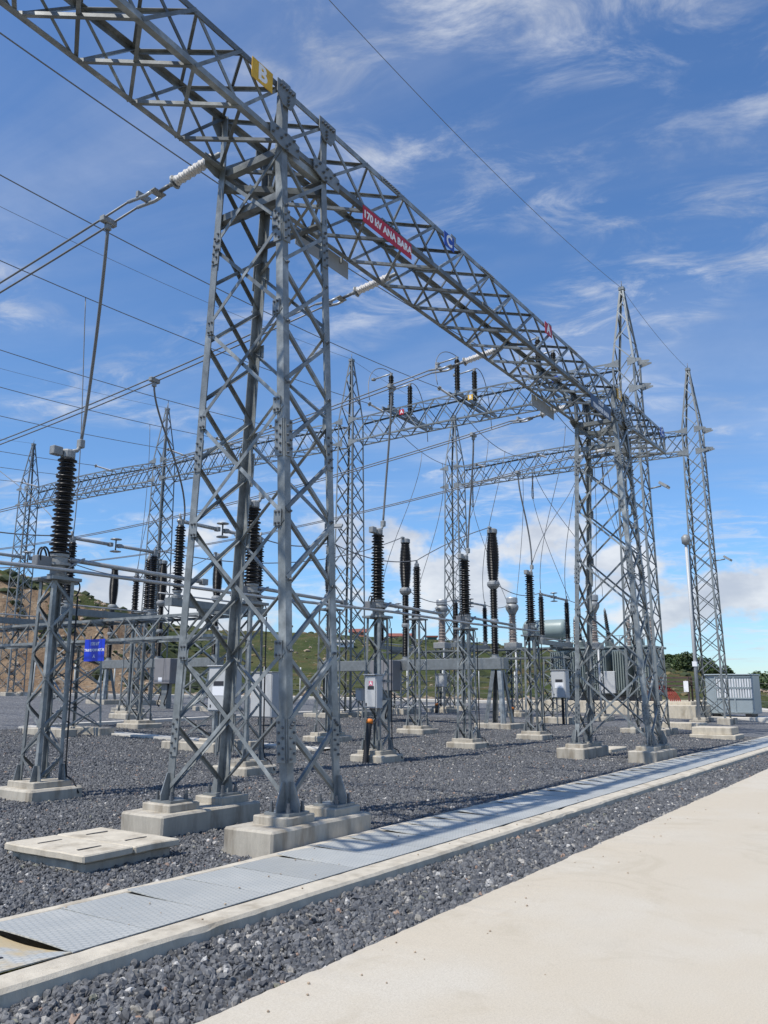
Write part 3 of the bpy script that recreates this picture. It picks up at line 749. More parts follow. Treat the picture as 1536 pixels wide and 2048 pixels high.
portal_tower(T2X, .39, 'tall tapered lattice tower carrying the beam above the navy sign, far from the manhole slab', (1.12, 4.55, 7.35))
bm1 = thing('lattice_beam', 'long horizontal lattice beam with red and navy signs resting on both tapered towers', 'beam', (0, 0, 0))
def CB1(i, s):
    tap = .12*(ss(T1X-.5, 3.2, s) if s < T1X else ss(T2X+.5, 24.7, s)) if (s < T1X-.5 or s > T2X+.5) else 0
    return (V((s, YF, ZL+tap)), V((s, YF, ZT)), V((s, YB, ZT)), V((s, YB, ZL+tap)))[i]
stb = lin(1.75, 7.07, 7)+lin(7.995, 20.075, 12)+lin(21.005, 24.7, 5)
lattice(bm1, CB1, stb, .080, .045, 'X', 'chord', legsplit=[1.75, 3.2, T1X-.5, T2X+.5, 24.7])
for s in (1.75, 24.7):
    for i in range(4): lbar(bm1, 'strut', CB1(i, s), CB1((i+1) % 4, s), V((1 if s < 5 else -1, 0, 0)), (CB1((i+2) % 4, s)-CB1(i, s)), .066)
for x in (9.6, 12.9, 17.2, 22.2):
    for y, n_ in ((YF-.008, -1),):
        for z in (ZL+.05, ZT-.05):
            a = plate(bm1, 'splice_plate', V((x, y, z)), V((1, 0, 0)), V((0, 0, 1)), .5, .085, .012)
            bolts(a, [V((x-.21+.06*k, y-.007, z)) for k in range(8)], (0, -1, 0))
for x in (7.15, 11.65, 15.95, 24.6):
    plate(bm1, 'earth_lug', V((x, YF+.03, ZT+.06)), V((1, 0, 0)), V((0, 0, 1)), .17, .14, .01)
# footings of the two towers
def tower_footing(cx, y0, y1, z1, label, x0, x1, seed):
    t = thing('concrete_footing', label, 'footing', (cx, (y0+y1)/2, 0))
    bevbox('slab', x0, x1, -(y1-y0)/2, (y1-y0)/2, -.25, z1-.085, 'concrete', t, .022, .008, 1, 5, seed)
    for s in (-1, 1): bevbox('pedestal', s*.465-s*.05-.24, s*.465-s*.05+.24, -.23, .23, z1-.10, z1, 'concrete', t, .012, .004, 1, 3, seed+s)
    return t
tower_footing(T1X, 5.69, 6.36, .37, 'long grey concrete footing beside the trench under the tower nearest the manhole slab', -.98, .74, 3)
tower_footing(T1X, 7.40, 8.10, .37, 'long concrete footing between the manhole slab and the gravel under the same tapered tower', -.86, .76, 5)
tower_footing(T2X, 5.70, 6.36, .39, 'concrete footing beside the trench under the tower with the navy sign', -.95, .8, 8)
tower_footing(T2X, 7.40, 8.10, .39, 'concrete footing away from the trench under the tower with the navy sign', -.95, .8, 11)
# concrete spill between footing and trench
vs, fs = [], []
for k in range(25):
    x = 6.75+k*.10; wob = noise.noise(V((x*4, 0, 2)))*.03
    vs += [(x, 5.53, .128), (x, 5.60+wob*.6, .118), (x, 5.72+wob, .07)]
for k in range(24):
    for j in range(2): p = k*3+j; fs.append((p, p+3, p+4, p+1))
tag(link('mortar_spill', me_new('mortar_spill', vs, fs, True), None, 'mortar'), 'pale mortar spill between the tower footing and the trench edge', 'mortar')

# signs on the beam
def board(name, label, x0, x1, z0, z1, y, mtl, lines, tmtl='sign_white', cat='sign', off=0.004, group=None):
    t = thing(name, label, cat, ((x0+x1)/2, y, (z0+z1)/2), 0, group)
    box(t, 'panel', (0, 0, 0), (x1-x0, .008, z1-z0), mtl)
    for body, size, dz in lines: text(t, 'lettering', body, size, tmtl, tm(FRONT, (0, -.006, dz)), off)
    for x in (-.3, .3): box(t, 'bracket', (x*(x1-x0), .03, (z1-z0)*.3), (.03, .05, .06), 'galv_plate')
    return t
board('name_sign', 'long red sign reading 170 kV ANA BARA on the lattice beam', 8.80, 10.12, 8.26, 8.52, YF-.05, 'sign_red', [('170 kV ANA BARA', .163, 0)], off=.006)
board('name_sign', 'dark navy sign reading 170 kV TRANSFER BARA on the lattice beam', 18.10, 19.50, 8.20, 8.53, YF-.05, 'sign_navy', [('170 kV', .13, .085), ('TRANSFER BARA', .15, -.075)], off=.004)
board('phase_sign', 'yellow square sign with letter B above the tower nearest the manhole slab', 6.42, 6.80, 9.02, 9.30, YF-.05, 'sign_yellow', [('B', .30, 0)], off=.010)
board('phase_sign', 'blue square sign with letter C on the beam beside the red sign', 11.18, 11.52, 9.04, 9.30, YF-.05, 'sign_blue', [('C', .28, 0)], off=.010)
board('phase_sign', 'red square sign with letter A midway along the lattice beam', 15.48, 15.84, 9.06, 9.32, YF-.05, 'sign_red', [('A', .28, 0)], off=.010)
board('phase_sign', 'yellow square sign with letter B above the tower with the navy sign', 20.10, 20.46, 9.00, 9.28, YF-.06, 'sign_yellow', [('B', .28, 0)], off=.010)
board('phase_sign', 'blue square sign with letter C at the cantilever tip of the beam', 24.05, 24.40, 9.04, 9.30, YF-.05, 'sign_blue', [('C', .28, 0)], off=.010)
for x0, lab in ((8.75, 'grey back of a sign hung on the rear chord behind the red sign'), (17.45, 'grey back of a sign hung on the rear chord near the navy sign')):
    t = thing('rear_sign', lab, 'sign', (x0+.65, YB+.05, 8.40)); box(t, 'panel', (0, 0, 0), (1.35, .008, .30), 'sign_back')
    for x in (-.45, .45): box(t, 'bracket', (x, -.025, .08), (.03, .05, .09), 'galv_plate')

# manhole slab beside the tower
t = thing('manhole_slab', 'square pale concrete manhole cover slab with four slots on a low collar', 'manhole', (5.62, 7.20, 0))
bevbox('collar', -.51, .51, -.55, .55, -.1, .125, 'concrete', t, .015, .010, 1, 6, 21)
for s in (-1, 1):
    c = bevbox('lid', -.57 if s < 0 else .006, -.006+.0 if s < 0 else .57, -.61, .61, .133, .20, 'concrete_light', t, .016, .008, 1, 6, 30+s)
    for y in (-.30, .30): box(t, 'lifting_slot', (s*.29, y+.02*s, .2035), (.26, .022, .004), 'label_dark', .0)

# ================================================================== LINE GANTRIES (rows of spired towers along Y)
X1, X2 = 30.6, 40.8
YT = [9.1, 22.4, 35.4, 48.1]
GF = 'galvanised_far'
def spire_tower(label):
    t = thing('spired_tower', label, 'pylon', (0, 0, 0), 0, 'spired lattice towers of the line gantries')
    def C(i, z):
        if z <= 13.0: h = .58+(.44-.58)*(z-.2)/12.8
        elif z <= 13.8: h = .44
        else: h = .44+(.085-.44)*(z-13.8)/3.1
        sx, sy = ((-1, -1), (1, -1), (1, 1), (-1, 1))[i]; return V((sx*h, sy*h, z))
    lattice(t, C, lin(.25, 12.6, 13), .078, .040, 'X', mtl=GF, legs=False)
    lattice(t, C, [12.6, 13.75], .078, .040, 'X', mtl=GF, legs=False)
    lattice(t, C, [13.75, 14.6, 15.35, 16.0, 16.5, 16.85], .07, .036, 'Z', mtl=GF, legs=False)
    for i in range(4):
        for a, b_ in ((.2, 13.0), (13.0, 13.8), (13.8, 16.9)):
            p0, p1 = C(i, a), C(i, b_); lbar(t, 'leg', p0, p1, C((i+1) % 4, a)-p0, C((i-1) % 4, a)-p0, .078, GF)
    box(t, 'cap', (0, 0, 16.95), (.22, .22, .12), 'galv_plate')
    link('spike', lathe_me('spike', [(.02, 16.98), (.012, 17.3)], 6), t, 'bolt')
    for sx in (-1, 1):
        for sy in (-1, 1): bevbox('footing', sx*.52-.28, sx*.52+.28, sy*.52-.28, sy*.52+.28, -.7, .2, 'concrete', t, .02)
    for sy in (-1, 1):
        for z in (12.62, 13.72):
            plate(t, 'gusset_plate', V((-.455, sy*.44, z)), V((0, 1, 0)), V((0, 0, 1)), .55, .34, .012, poly=[(-.5, -.5), (.5, -.1), (.5, .1), (-.5, .5)] if sy > 0 else [(-.5, -.1), (.5, -.5), (.5, .5), (-.5, .1)])
    return t
sp0 = spire_tower('x'); used = [False]
TOW = [(X1, YT[0], 'spired lattice tower directly behind the tower with the navy sign'), (X1, YT[1], 'spired lattice tower behind the circuit breakers, between two line beams'),
       (X1, YT[2], 'spired lattice tower standing in front of the brown earth cut'), (X1, YT[3], 'farthest spired lattice tower against the dark hill at the row end'),
       (X2, YT[0], 'spired lattice tower with a white lamp pipe beside the blue grey shelter'), (X2, YT[1], 'spired lattice tower behind the grey current transformers in the second row')]
for x, y, lab in TOW:
    z0 = zg(x, y)+.02; o = place_copy(sp0, used, (x, y, z0), lab); o.scale = (1, 1, (17.38-z0)/17.0)
for x in (X1, X2):      # bracket plates on the outer face of the end towers
    for z in (13.15, 14.10):
        o = plate(None, 'bracket_plate', V((x, YT[0]-.66, z)), V((0, 1, 0)), V((0, 0, 1)), .46, .24, .012, poly=[(-.5, -.1), (.5, -.5), (.5, .5), (-.5, .15)])
        o2 = plate(o, 'stiffener', V((x+.30, YT[0]-.66, z)), V((0, 1, 0)), V((0, 0, 1)), .46, .24, .012, poly=[(-.5, -.1), (.5, -.5), (.5, .5), (-.5, .15)])
        tag(o, ('upper' if z > 13.5 else 'lower')+' pointed galvanised bracket plate on the spired tower '+('behind the navy sign' if x == X1 else 'beside the blue grey shelter'), 'bracket')
def line_beam(x, y0, y1, label):
    t = thing('lattice_beam', label, 'beam', (x, 0, 0), 0, 'line gantry beams between spired towers')
    def C(i, s):
        cm = .16*math.sin(math.pi*(s-y0)/(y1-y0))
        return (V((-.44, s, 13.05+cm*.4)), V((-.44, s, 14.15+cm)), V((.44, s, 14.15+cm)), V((.44, s, 13.05+cm*.4)))[i]
    n_ = 14; st = lin(y0, y1, n_)
    lattice(t, C, st, .07, .036, 'X', 'chord', GF, legsplit=[st[0], st[3], st[5], st[7], st[9], st[11], st[14]])
    return t
line_beam(X1, YT[0]+.46, YT[1]-.46, 'lattice line beam carrying three open switches, behind the red signed beam')
line_beam(X1, YT[1]+.46, YT[2]-.46, 'lattice line beam joining the breaker side tower to the tower before the earth cut')
line_beam(X1, YT[2]+.46, YT[3]-.46, 'lattice line beam ending at the farthest spired tower on the dark hill side')
line_beam(X2, YT[0]+.46, YT[1]-.46, 'lattice line beam of the second row reaching the shelter side tower')

# ================================================================== CONDUCTORS
def ins_string(name, a, b_, label, grp, r=.062, n=20, mtl='white_insulator'):
    a, b_ = V(a), V(b_); L = (b_-a).length
    t = thing(name, label, 'insulator', a, 0, grp)
    t.rotation_euler = V((0, 0, 1)).rotation_difference(b_-a).to_euler()
    link('sheds', lathe_me('sheds', shed_profile(.16, L-.14, .03, .03, r, r, n, .86), 12), t, mtl)
    link('end_fitting', lathe_me('end_fitting', [(.02, 0), (.035, .03), (.04, .16), (.02, .17)], 8), t, 'cast_alloy')
    link('end_fitting', lathe_me('end_fitting', [(.02, L-.15), (.04, L-.14), (.035, L-.03), (.02, L)], 8), t, 'cast_alloy')
    rg = link('corona_ring', lathe_me('corona_ring', [(.085, L-.135), (.105, L-.12), (.085, L-.105), (.075, L-.12), (.085, L-.135)], 14), t, 'cast_alloy')
    return t
PH = ['B', 'C', 'A', 'B', 'C']
BX = [7.15, 11.6, 15.85, 20.25, 24.55]; BZ = [8.86, 9.05, 9.12, 9.1, 9.1]
BLAB = ['over the post switch nearest the manhole slab', 'beside the red sign', 'near the red A sign', 'beside the navy sign', 'at the cantilever tip of the beam']
def busz(k, y): 
    t = (y-8.9)/44.0; return BZ[k]-.10-4*1.42*t*(1-t)
for k, x in enumerate(BX):
    y0 = YB+.08; z0 = BZ[k]
    ins_string('strain_insulator', (x, y0, z0), (x, y0+1.02, z0-.12), 'white ribbed strain insulator holding the twin busbar '+BLAB[k], 'strain insulators of the twin busbars', .078, 15)
    t = thing('twin_busbar', 'pair of sagging busbar cables '+BLAB[k], 'cable', (x, 0, 0), 0, 'twin busbar cables')
    ya = y0+1.02
    tube(t, 'turnbuckle', [(0, ya, z0-.12), (0, ya+.18, z0-.14)], .03, 'bolt', 8)
    plate(t, 'yoke_plate', V((0, ya+.24, z0-.15)), V((1, 0, 0)), V((0, 1, -.12)), .22, .12, .02, 'cast_alloy')
    for s in (-.085, .085):
        tube(t, 'dead_end_clamp', [(s, ya+.26, z0-.16), (s, ya+.40, z0-.18), (s, ya+.78, busz(k, ya+.78))], .026, 'aluminium', 8)
        tube(t, 'conductor', [(s, ya+.7+(54-ya-.7)*q/46, busz(k, ya+.7+(54-ya-.7)*q/46)) for q in range(47)], .0165, 'conductor', 6)
    plate(t, 'spacer', V((0, ya+.55, busz(k, ya+.55)+.01)), V((1, 0, 0)), V((0, 0, 1)), .24, .09, .05, 'cast_alloy')
# overhead line conductors and shield wires along X
LZ = lambda x: 13.03+.0029*(x-9)**2
bays = [(12.7, 16.55, 20.15), (26.0, 29.6, 33.2), (39.2, 42.8, 46.3)]
bl = ['over the switch row', 'over the earth cut bay', 'over the farthest bay']
pn = ['next to the lower numbered tower', 'in the middle', 'next to the far tower']
for bi, ph in enumerate(bays):
    for pi, y in enumerate(ph):
        sfx = ('middle' if pi == 1 else ('road side' if pi == 0 else 'hill side'))+' of three '+bl[bi]
        o = tube(None, 'line_conductor', [(x, y, LZ(x)) for x in lin(-16, 28.85, 40)], .0155, 'conductor')
        tag(o, 'single overhead line cable, '+sfx, 'cable', 'overhead line cables')
        ins_string('line_insulator', (30.1, y, 14.12), (28.8, y, LZ(28.8)), 'pale line insulator, '+sfx, 'line insulators', .05, 22, 'white_insulator')
        if bi == 0:
            pts = sag((31.1, y, 13.6), (39.1, y, 13.7), .75)
            o = tube(None, 'slack_conductor', pts, .0155, 'conductor'); tag(o, 'slack cable hung between the two spired rows, '+sfx, 'cable', 'slack cables between the spired rows')
            ins_string('line_insulator', (40.3, y, 13.85), (39.05, y, 13.7), 'pale insulator on the second row, '+sfx, 'line insulators', .05, 22, 'white_insulator')
shl = ['over the tower behind the navy sign', 'over the tower behind the breakers', 'over the tower before the earth cut', 'over the farthest tower']
for k, y in enumerate(YT):
    base = (15.65, .0037) if k == 0 else (16.0, .0030)
    o = tube(None, 'shield_wire', [(x, y, base[0]+base[1]*(x-9)**2) for x in lin(-16, X1, 40)], .008, 'conductor', 5); tag(o, 'thin shield wire running '+shl[k], 'cable', 'shield wires')
    if k < 2:
        o = tube(None, 'shield_wire', sag((X1, y, 17.38), (X2, y, 17.38), .22, 12), .008, 'conductor', 5); tag(o, 'thin shield wire between the two spired rows, '+('road side' if k == 0 else 'breaker side'), 'cable', 'shield wires')

# ================================================================== SWITCHYARD EQUIPMENT
INS = {}
def insulator(parent, z0, z1, r, core, n, name='insulator', mtl='dark_insulator', loc=(0, 0, 0), r1=None, core1=None, seg=16, alt=.84):
    k = (round(z1-z0, 3), r, core, n, mtl, r1, core1, seg, alt)
    if k not in INS:
        me = lathe_me('insulator', shed_profile(0, z1-z0, core, core1 or core, r, r1 or r, n, alt), seg); me.materials.append(M[mtl]); INS[k] = me
    o = link(name, INS[k], parent); o.location = (loc[0], loc[1], loc[2]+z0); return o
def lat_col(t, h0, h1, z0, z1, n_, lw, bw, pattern='Z', off=(0, 0), mtl='galvanised'):
    def C(i, z):
        h = h0+(h1-h0)*(z-z0)/(z1-z0); sx, sy = ((-1, -1), (1, -1), (1, 1), (-1, 1))[i]; return V((off[0]+sx*h, off[1]+sy*h, z))
    lattice(t, C, lin(z0, z1, n_), lw, bw, pattern, mtl=mtl)
    return C
def foot(t, s=.44, z=.2, ped=.33, off=(0, 0), seed=0):
    bevbox('footing', off[0]-s, off[0]+s, off[1]-s, off[1]+s, -.3, z, 'concrete', t, .03, .01, 1, 2, seed)
    bevbox('pedestal', off[0]-ped, off[0]+ped, off[1]-ped, off[1]+ped, z-.02, z+.09, 'concrete', t, .012, 0)
def base_shoes(t, h, z):
    for sx in (-1, 1):
        for sy in (-1, 1):
            for ux in (V((sx, 0, 0)), V((0, sy, 0))):
                plate(t, 'stiffener', V((sx*h, sy*h, z))+ux*.05, ux, V((0, 0, 1)), .11, .22, .012, poly=[(-.5, 0), (.5, 0), (.1, 1), (-.5, 1)])
# --- first row: single-post pantograph-type switches
def post_switch():
    t = thing('post_switch', 'x', 'disconnector', (0, 0, 0), 0, 'post switches in the row nearest the beam')
    foot(t, .44, .2, .32); lat_col(t, .215, .18, .28, 3.22, 8, .062, .034); base_shoes(t, .20, .29)
    bevbox('top_plate', -.26, .26, -.26, .26, 3.22, 3.27, 'galv_plate', t, .004)
    bevbox('mounting_arm', -.36, .36, -.04, .04, 3.20, 3.24, 'galv_plate', t, .004)
    link('bearing', lathe_me('bearing', [(.15, 3.27), (.16, 3.32), (.12, 3.33), (.12, 3.45), (.19, 3.46), (.19, 3.50), (.13, 3.51), (.13, 3.58), (.15, 3.60), (.15, 3.64)], 18, False), t, 'cast_alloy')
    bevbox('drive_box', -.42, -.16, -.07, .07, 3.42, 3.58, 'conductor', t, .01)
    for s in (0, .07):
        tube(t, 'hose', bez((-.20, -.05+s, 3.56), (-.30, -.12+s, 3.80), (-.42, -.1+s, 3.72), (-.36, -.06+s, 3.50), 12), .014, 'black_rubber', 6)
    tube(t, 'hose', bez((.22, -.1, 3.26), (.36, -.12, 3.26), (.34, -.14, 3.10), (.21, -.2, 3.0), 10), .012, 'black_rubber', 6)
    tube(t, 'earth_cable', [(.22, -.235, 3.0), (.225, -.24, 1.6), (.24, -.245, .5), (.26, -.26, .33), (.30, -.36, .28), (.34, -.46, .1)], .013, 'black_rubber', 6)
    plate(t, 'crank_arm', V((.22, -.12, 3.52)), V((.8, 0, .5)), V((0, 1, 0)), .34, .06, .02, 'cast_alloy')
    insulator(t, 3.64, 5.20, .17, .10, 23, r1=.15, core1=.09)
    link('cap', lathe_me('cap', [(.10, 5.18), (.115, 5.20), (.115, 5.30), (.09, 5.33)], 14, False), t, 'cast_alloy')
    bevbox('contact_box', -.30, -.13, -.06, .06, 5.20, 5.34, 'cast_alloy', t, .01)
    tube(t, 'terminal', [(.05, 0, 5.32), (.16, 0, 5.36), (.22, 0, 5.46)], .032, 'cast_alloy', 8)
    bevbox('terminal_clamp', .17, .27, -.05, .05, 5.42, 5.56, 'cast_alloy', t, .012)
    return t
ps0 = post_switch(); used = [False]
D1 = [(7.8, 11.3), (12.15, 11.3), (15.95, 10.85), (20.7, 11.1), (24.95, 11.0)]
D1L = ['post switch nearest the manhole slab, below the B marked busbar', 'post switch standing behind the tower nearest the manhole slab', 'post switch with the white A cabinet and black conduit at its base',
       'post switch beside the A cabinet switch, in front of the breaker legs', 'post switch beside the tower with the navy sign']
for (x, y), lab in zip(D1, D1L): place_copy(ps0, used, (x, y, zg(x, y)), lab)
# inter-phase rods and folded arms
o = tube(None, 'linkage_rod', [(4.0, 11.28, 3.40)]+[(x+.1, y-.22, 3.38+zg(x, y)) for x, y in D1], .03, 'aluminium', 8); tag(o, 'long grey linkage pipe joining the row of post switches', 'pipe')
for k, (x, y) in enumerate(D1[:4]):
    z = zg(x, y)
    o = tube(None, 'switch_arm', [(x+.2, y-.02, z+3.58), (x+1.7, y-.02, z+3.56), (x+3.0, y-.02, z+3.54)], .037, 'aluminium', 8)
    c = box(o, 'end_clamp', (x+3.05, y-.02, z+3.54), (.14, .10, .11), 'cast_alloy')
    tag(o, ['folded switch arm pipe beside the manhole side post switch', 'folded switch arm pipe behind the lattice tower', 'folded switch arm pipe from the A cabinet switch', 'folded switch arm pipe ending near the navy signed tower'][k], 'pipe', 'folded switch arms')
# droppers from the busbars to the switches
for k, (x, y) in enumerate(D1):
    yb = [9.85, 13.9, 10.4, 10.5, 11.1][k]; xb = BX[k]; zb_ = busz(k, yb); zt = 5.52+zg(x, y)
    if k == 1: x, y, zt = 14.15, 15.5, 5.75
    t = thing('dropper', 'thick cable dropping from the busbar to '+['the manhole side post switch', 'the centre break switch behind the lattice tower', 'the A cabinet post switch', 'the switch before the breaker legs', 'the switch by the navy signed tower'][k], 'cable', (0, 0, 0), 0, 'busbar droppers')
    e = V((x+.22, y, zt)) if k != 1 else V((x, y, zt))
    tube(t, 'conductor', bez((xb, yb, zb_-.1), (xb, yb, zb_-.9), (e.x+.12, e.y, e.z+1.2), e, 18), .026 if k != 1 else .022, 'conductor', 7)
    bevbox('clamp', xb-.13, xb+.13, yb-.05, yb+.05, zb_-.07, zb_+.03, 'cast_alloy', t, .012); bevbox('clamp', xb-.045, xb+.045, yb-.04, yb+.04, zb_-.17, zb_-.07, 'cast_alloy', t, .012)
# --- post insulators on lattice columns
def post_support():
    t = thing('post_insulator', 'x', 'insulator', (0, 0, 0), 0, 'post insulators on lattice columns')
    foot(t, .52, .2, .36); lat_col(t, .25, .23, .28, 3.78, 8, .058, .032); base_shoes(t, .23, .29)
    bevbox('top_plate', -.30, .30, -.26, .26, 3.78, 3.83, 'galv_plate', t, .004)
    link('base_flange', lathe_me('base_flange', [(.13, 3.83), (.13, 3.86), (.10, 3.88), (.10, 3.94)], 14, False), t, 'cast_alloy')
    insulator(t, 3.94, 5.62, .145, .09, 24)
    link('cap', lathe_me('cap', [(.08, 5.62), (.085, 5.72), (.05, 5.74), (.03, 5.84)], 12, False), t, 'cast_alloy')
    return t
pi0 = post_support(); used = [False]
PI = [(19.6, 15.05, 'post insulator on a lattice column just behind the nearest gantry tower'), (24.3, 14.9, 'post insulator on a lattice column beside the dark breaker cabinet'),
      (18.9, 22.3, 'post insulator column before the breaker legs in the earth cut bay'), (22.2, 26.9, 'post insulator column right beside the earth cut breaker legs'), (24.9, 30.2, 'small post insulator farthest back before the earth cut')]
for x, y, lab in PI: place_copy(pi0, used, (x, y, zg(x, y)), lab)
# --- centre break switches
def centre_switch(high=3.45, span=1.45):
    t = thing('centre_break_switch', 'x', 'disconnector', (0, 0, 0), 0, 'centre break switches')
    b0 = box(t, 'base_beam', (0, 0, high+.09), (2*span+.5, .20, .18), 'galv_plate')
    for s in (-1, 1):
        box(t, 'end_plate', (s*(span+.26), 0, high+.09), (.02, .24, .2), 'galv_plate')
        link('bearing', lathe_me('bearing', [(.13, high+.18), (.14, high+.24), (.09, high+.25), (.09, high+.33), (.12, high+.34), (.12, high+.38)], 14, False), t, 'cast_alloy').location = (s*span, 0, 0)
        insulator(t, high+.38, high+2.0, .135, .085, 24, loc=(s*span, 0, 0))
        link('cap', lathe_me('cap', [(.075, high+2.0), (.08, high+2.05), (.08, high+2.16)], 12, False), t, 'cast_alloy').location = (s*span, 0, 0)
        tube(t, 'arm', [(s*(span+.1), 0, high+2.12), (s*.12, 0, high+2.12)], .05, 'aluminium', 8)
        tube(t, 'terminal', [(s*span, 0, high+2.14), (s*(span+.06), 0, high+2.30)], .03, 'cast_alloy', 8)
        link('joint', lathe_me('joint', [(.04, -.06), (.085, -.05), (.085, .05), (.04, .06)], 12, False), t, 'cast_alloy').location = (s*.16-.03, 0, high+2.12)
        link('corona_disc', lathe_me('corona_disc', [(.10, 0), (.16, .012), (.16, .03), (.10, .045)], 18), t, 'aluminium').location = (0, 0, high+2.12+s*.18-.02)
    tube(t, 'disc_stem', [(0, 0, high+1.95), (0, 0, high+2.30)], .022, 'bolt', 6)
    tube(t, 'operating_rod', [(-span-.4, .2, high+.30), (span+.4, .2, high+.30)], .022, 'aluminium', 6)
    return t
cs0 = centre_switch(); used = [False]
D2 = [(15.5, 15.5, 'centre break switch behind the nearest gantry tower'), (15.5, 19.8, 'centre break switch behind the manhole side post switch'), (15.5, 24.1, 'centre break switch at the outer end of the signed low truss')]
for x, y, lab in D2: place_copy(cs0, used, (x, y, .20), lab)
D3 = [(34.55, 14.1, 'centre break switch on the rear truss beside the transformer tank'), (34.75, 18.35, 'centre break switch on the rear truss between two grey current transformers'), (34.75, 22.4, 'centre break switch on the rear truss behind the breaker cabinet')]
for x, y, lab in D3: place_copy(cs0, used, (x, y, .12), lab)
def low_truss(x, y0, y1, z0, z1, hw, legs, label):
    t = thing('low_truss', label, 'truss', (x, 0, 0), 0, 'low lattice trusses under the switches')
    def C(i, s): return (V((-hw, s, z0)), V((-hw, s, z1)), V((hw, s, z1)), V((hw, s, z0)))[i]
    n_ = int((y1-y0)/.72); lattice(t, C, lin(y0, y1, n_), .07, .038, 'Z', 'chord', struts=(1, 3))
    for y in legs:
        z = zg(x, y)
        lat_col(t, hw+.08, hw-.02, z+.25, z0, 4, .07, .038, 'X', (0, y))
        for s in (-1, 1): bevbox('footing', s*(hw+.08)-.26, s*(hw+.08)+.26, y-hw-.36, y+hw+.36, z-.3, z+.24, 'concrete', t, .02, .01, 1, 2)
    for y in legs: box(t, 'cross_head', (0, y, z1+.04), (2*hw+.3, .16, .07), 'galv_plate')
    return t
low_truss(15.5, 14.8, 26.5, 2.95, 3.58, .55, (15.5, 21.3), 'low lattice truss hung with the bright blue sign, carrying centre break switches')
low_truss(34.7, 13.4, 23.4, 3.03, 3.50, .5, (14.1, 22.4), 'low lattice truss behind the breakers carrying the rear centre break switches')
# blue sign on the low truss (faces -X)
t = thing('name_sign', 'bright blue square sign reading 170 kV TRANSFORMATÖR A under the low truss', 'sign', (14.88, 19.6, 2.72))
box(t, 'panel', (0, 0, 0), (.008, .86, .60), 'sign_bright_blue')
for body, size, dz in (('170 kV', .13, .17), ('TRANSFORMATÖR', .10, 0), ('A', .13, -.17)): text(t, 'lettering', body, size, 'sign_white', tm(FACEX, (-.006, 0, dz)), .002)
for s in (-.2, .2): box(t, 'hanger', (.01, s, .33), (.02, .03, .12), 'galv_plate')
# --- circuit breakers
def breaker(x, ys_, zb_, label, grp, cab):
    t = thing('circuit_breaker', label, 'breaker', (x, 0, 0), 0, 'live tank circuit breakers')
    y0, y1 = min(ys_)-.45, max(ys_)+.45
    bevbox('beam', -.22, .22, y0, y1, zb_-.42, zb_, 'galv_plate', t, .012)
    for y in (y0+.35, y1-.35):
        z = zg(x, y)
        for s in (-1, 1):
            for q in (-1, 1):
                lbar(t, 'leg', V((s*.42, y+q*.42, z+.22)), V((s*.17, y+q*.2, zb_-.43)), V((-s, 0, 0)), V((0, -q, 0)), .16)
        for s in (-1, 1): box(t, 'tie', (0, y+s*.36, z+.62), (.74, .03, .05), 'galv_plate')
        bevbox('footing', -.62, .62, y-.75, y+.75, z-.3, z+.22, 'concrete', t, .02, .01, 1, 2)
    for y in ys_:
        p = thing('pole', '', '', (0, y, zb_)); p.parent = t
        for k_ in ('label', 'category'): del p[k_]
        link('base_flange', lathe_me('base_flange', [(.2, 0), (.2, .04), (.13, .05), (.13, .14)], 16, False), p, 'cast_alloy')
        insulator(p, .14, 1.28, .15, .105, 18, alt=.95)
        link('joint', lathe_me('joint', [(.10, 1.28), (.16, 1.33), (.17, 1.40), (.16, 1.46), (.10, 1.50)], 16, False), p, 'cast_alloy')
        insulator(p, 1.50, 2.62, .155, .11, 18, alt=.95)
        link('middle_housing', lathe_me('middle_housing', [(.12, 2.62), (.22, 2.72), (.25, 2.80), (.24, 2.88), (.16, 2.95)], 18, False), p, 'cast_alloy')
        prof = [(.14, 0)]
        nsh = 30
        for i in range(nsh):
            u = i/(nsh-1); R_ = .185+.065*math.sin(math.pi*min(1, u*1.05))**.8; z_ = i*1.86/nsh
            prof += [(R_-.035, z_+.008), (R_, z_+.022), (R_, z_+.030), (R_-.035, z_+.050)]
        prof.append((.14, 1.86))
        if 'chamber' not in INS: me = lathe_me('chamber', prof, 18); me.materials.append(M['dark_insulator']); INS['chamber'] = me
        link('chamber', INS['chamber'], p).location = (0, 0, 2.95)
        link('cap', lathe_me('cap', [(.17, 4.80), (.20, 4.82), (.20, 4.96), (.14, 5.0)], 16, False), p, 'cast_alloy')
        bevbox('terminal_pad', -.30, -.12, -.05, .05, 4.97, 5.05, 'cast_alloy', p, .01)
        bevbox('terminal_pad', .2, .38, -.05, .05, 2.78, 2.84, 'cast_alloy', p, .01)
    cy = cab
    c = bevbox('mechanism_cabinet', -.85, -.24, cy-.55, cy+.55, zb_-1.22, zb_-.02, 'cabinet_dark', t, .02)
    box(c, 'door_gap', (-.852, cy-.12, zb_-.6), (.006, .012, 1.16), 'label_dark')
    box(c, 'notice', (-.853, cy+.1, zb_-1.02), (.006, .26, .2), 'label_white')
    box(t, 'mast', (-.5, cy, (zb_-1.2+zg(x, cy))/2), (.3, .4, zb_-1.2-zg(x, cy)), 'galv_plate')
    for q in (-.25, .2): tube(t, 'cable', bez((-.6, cy+q, zb_-1.2), (-.65, cy+q, zb_-2.0), (-.9, cy+q+.1, zb_-2.1), (-.55, cy+q+.2, zg(x, cy)+.1), 10), .03, 'black_rubber', 6)
    return t
breaker(28.9, (14.25, 18.27, 22.2), 2.86, 'three pole circuit breaker on a grey box beam behind the A cabinet switch', None, 18.9)
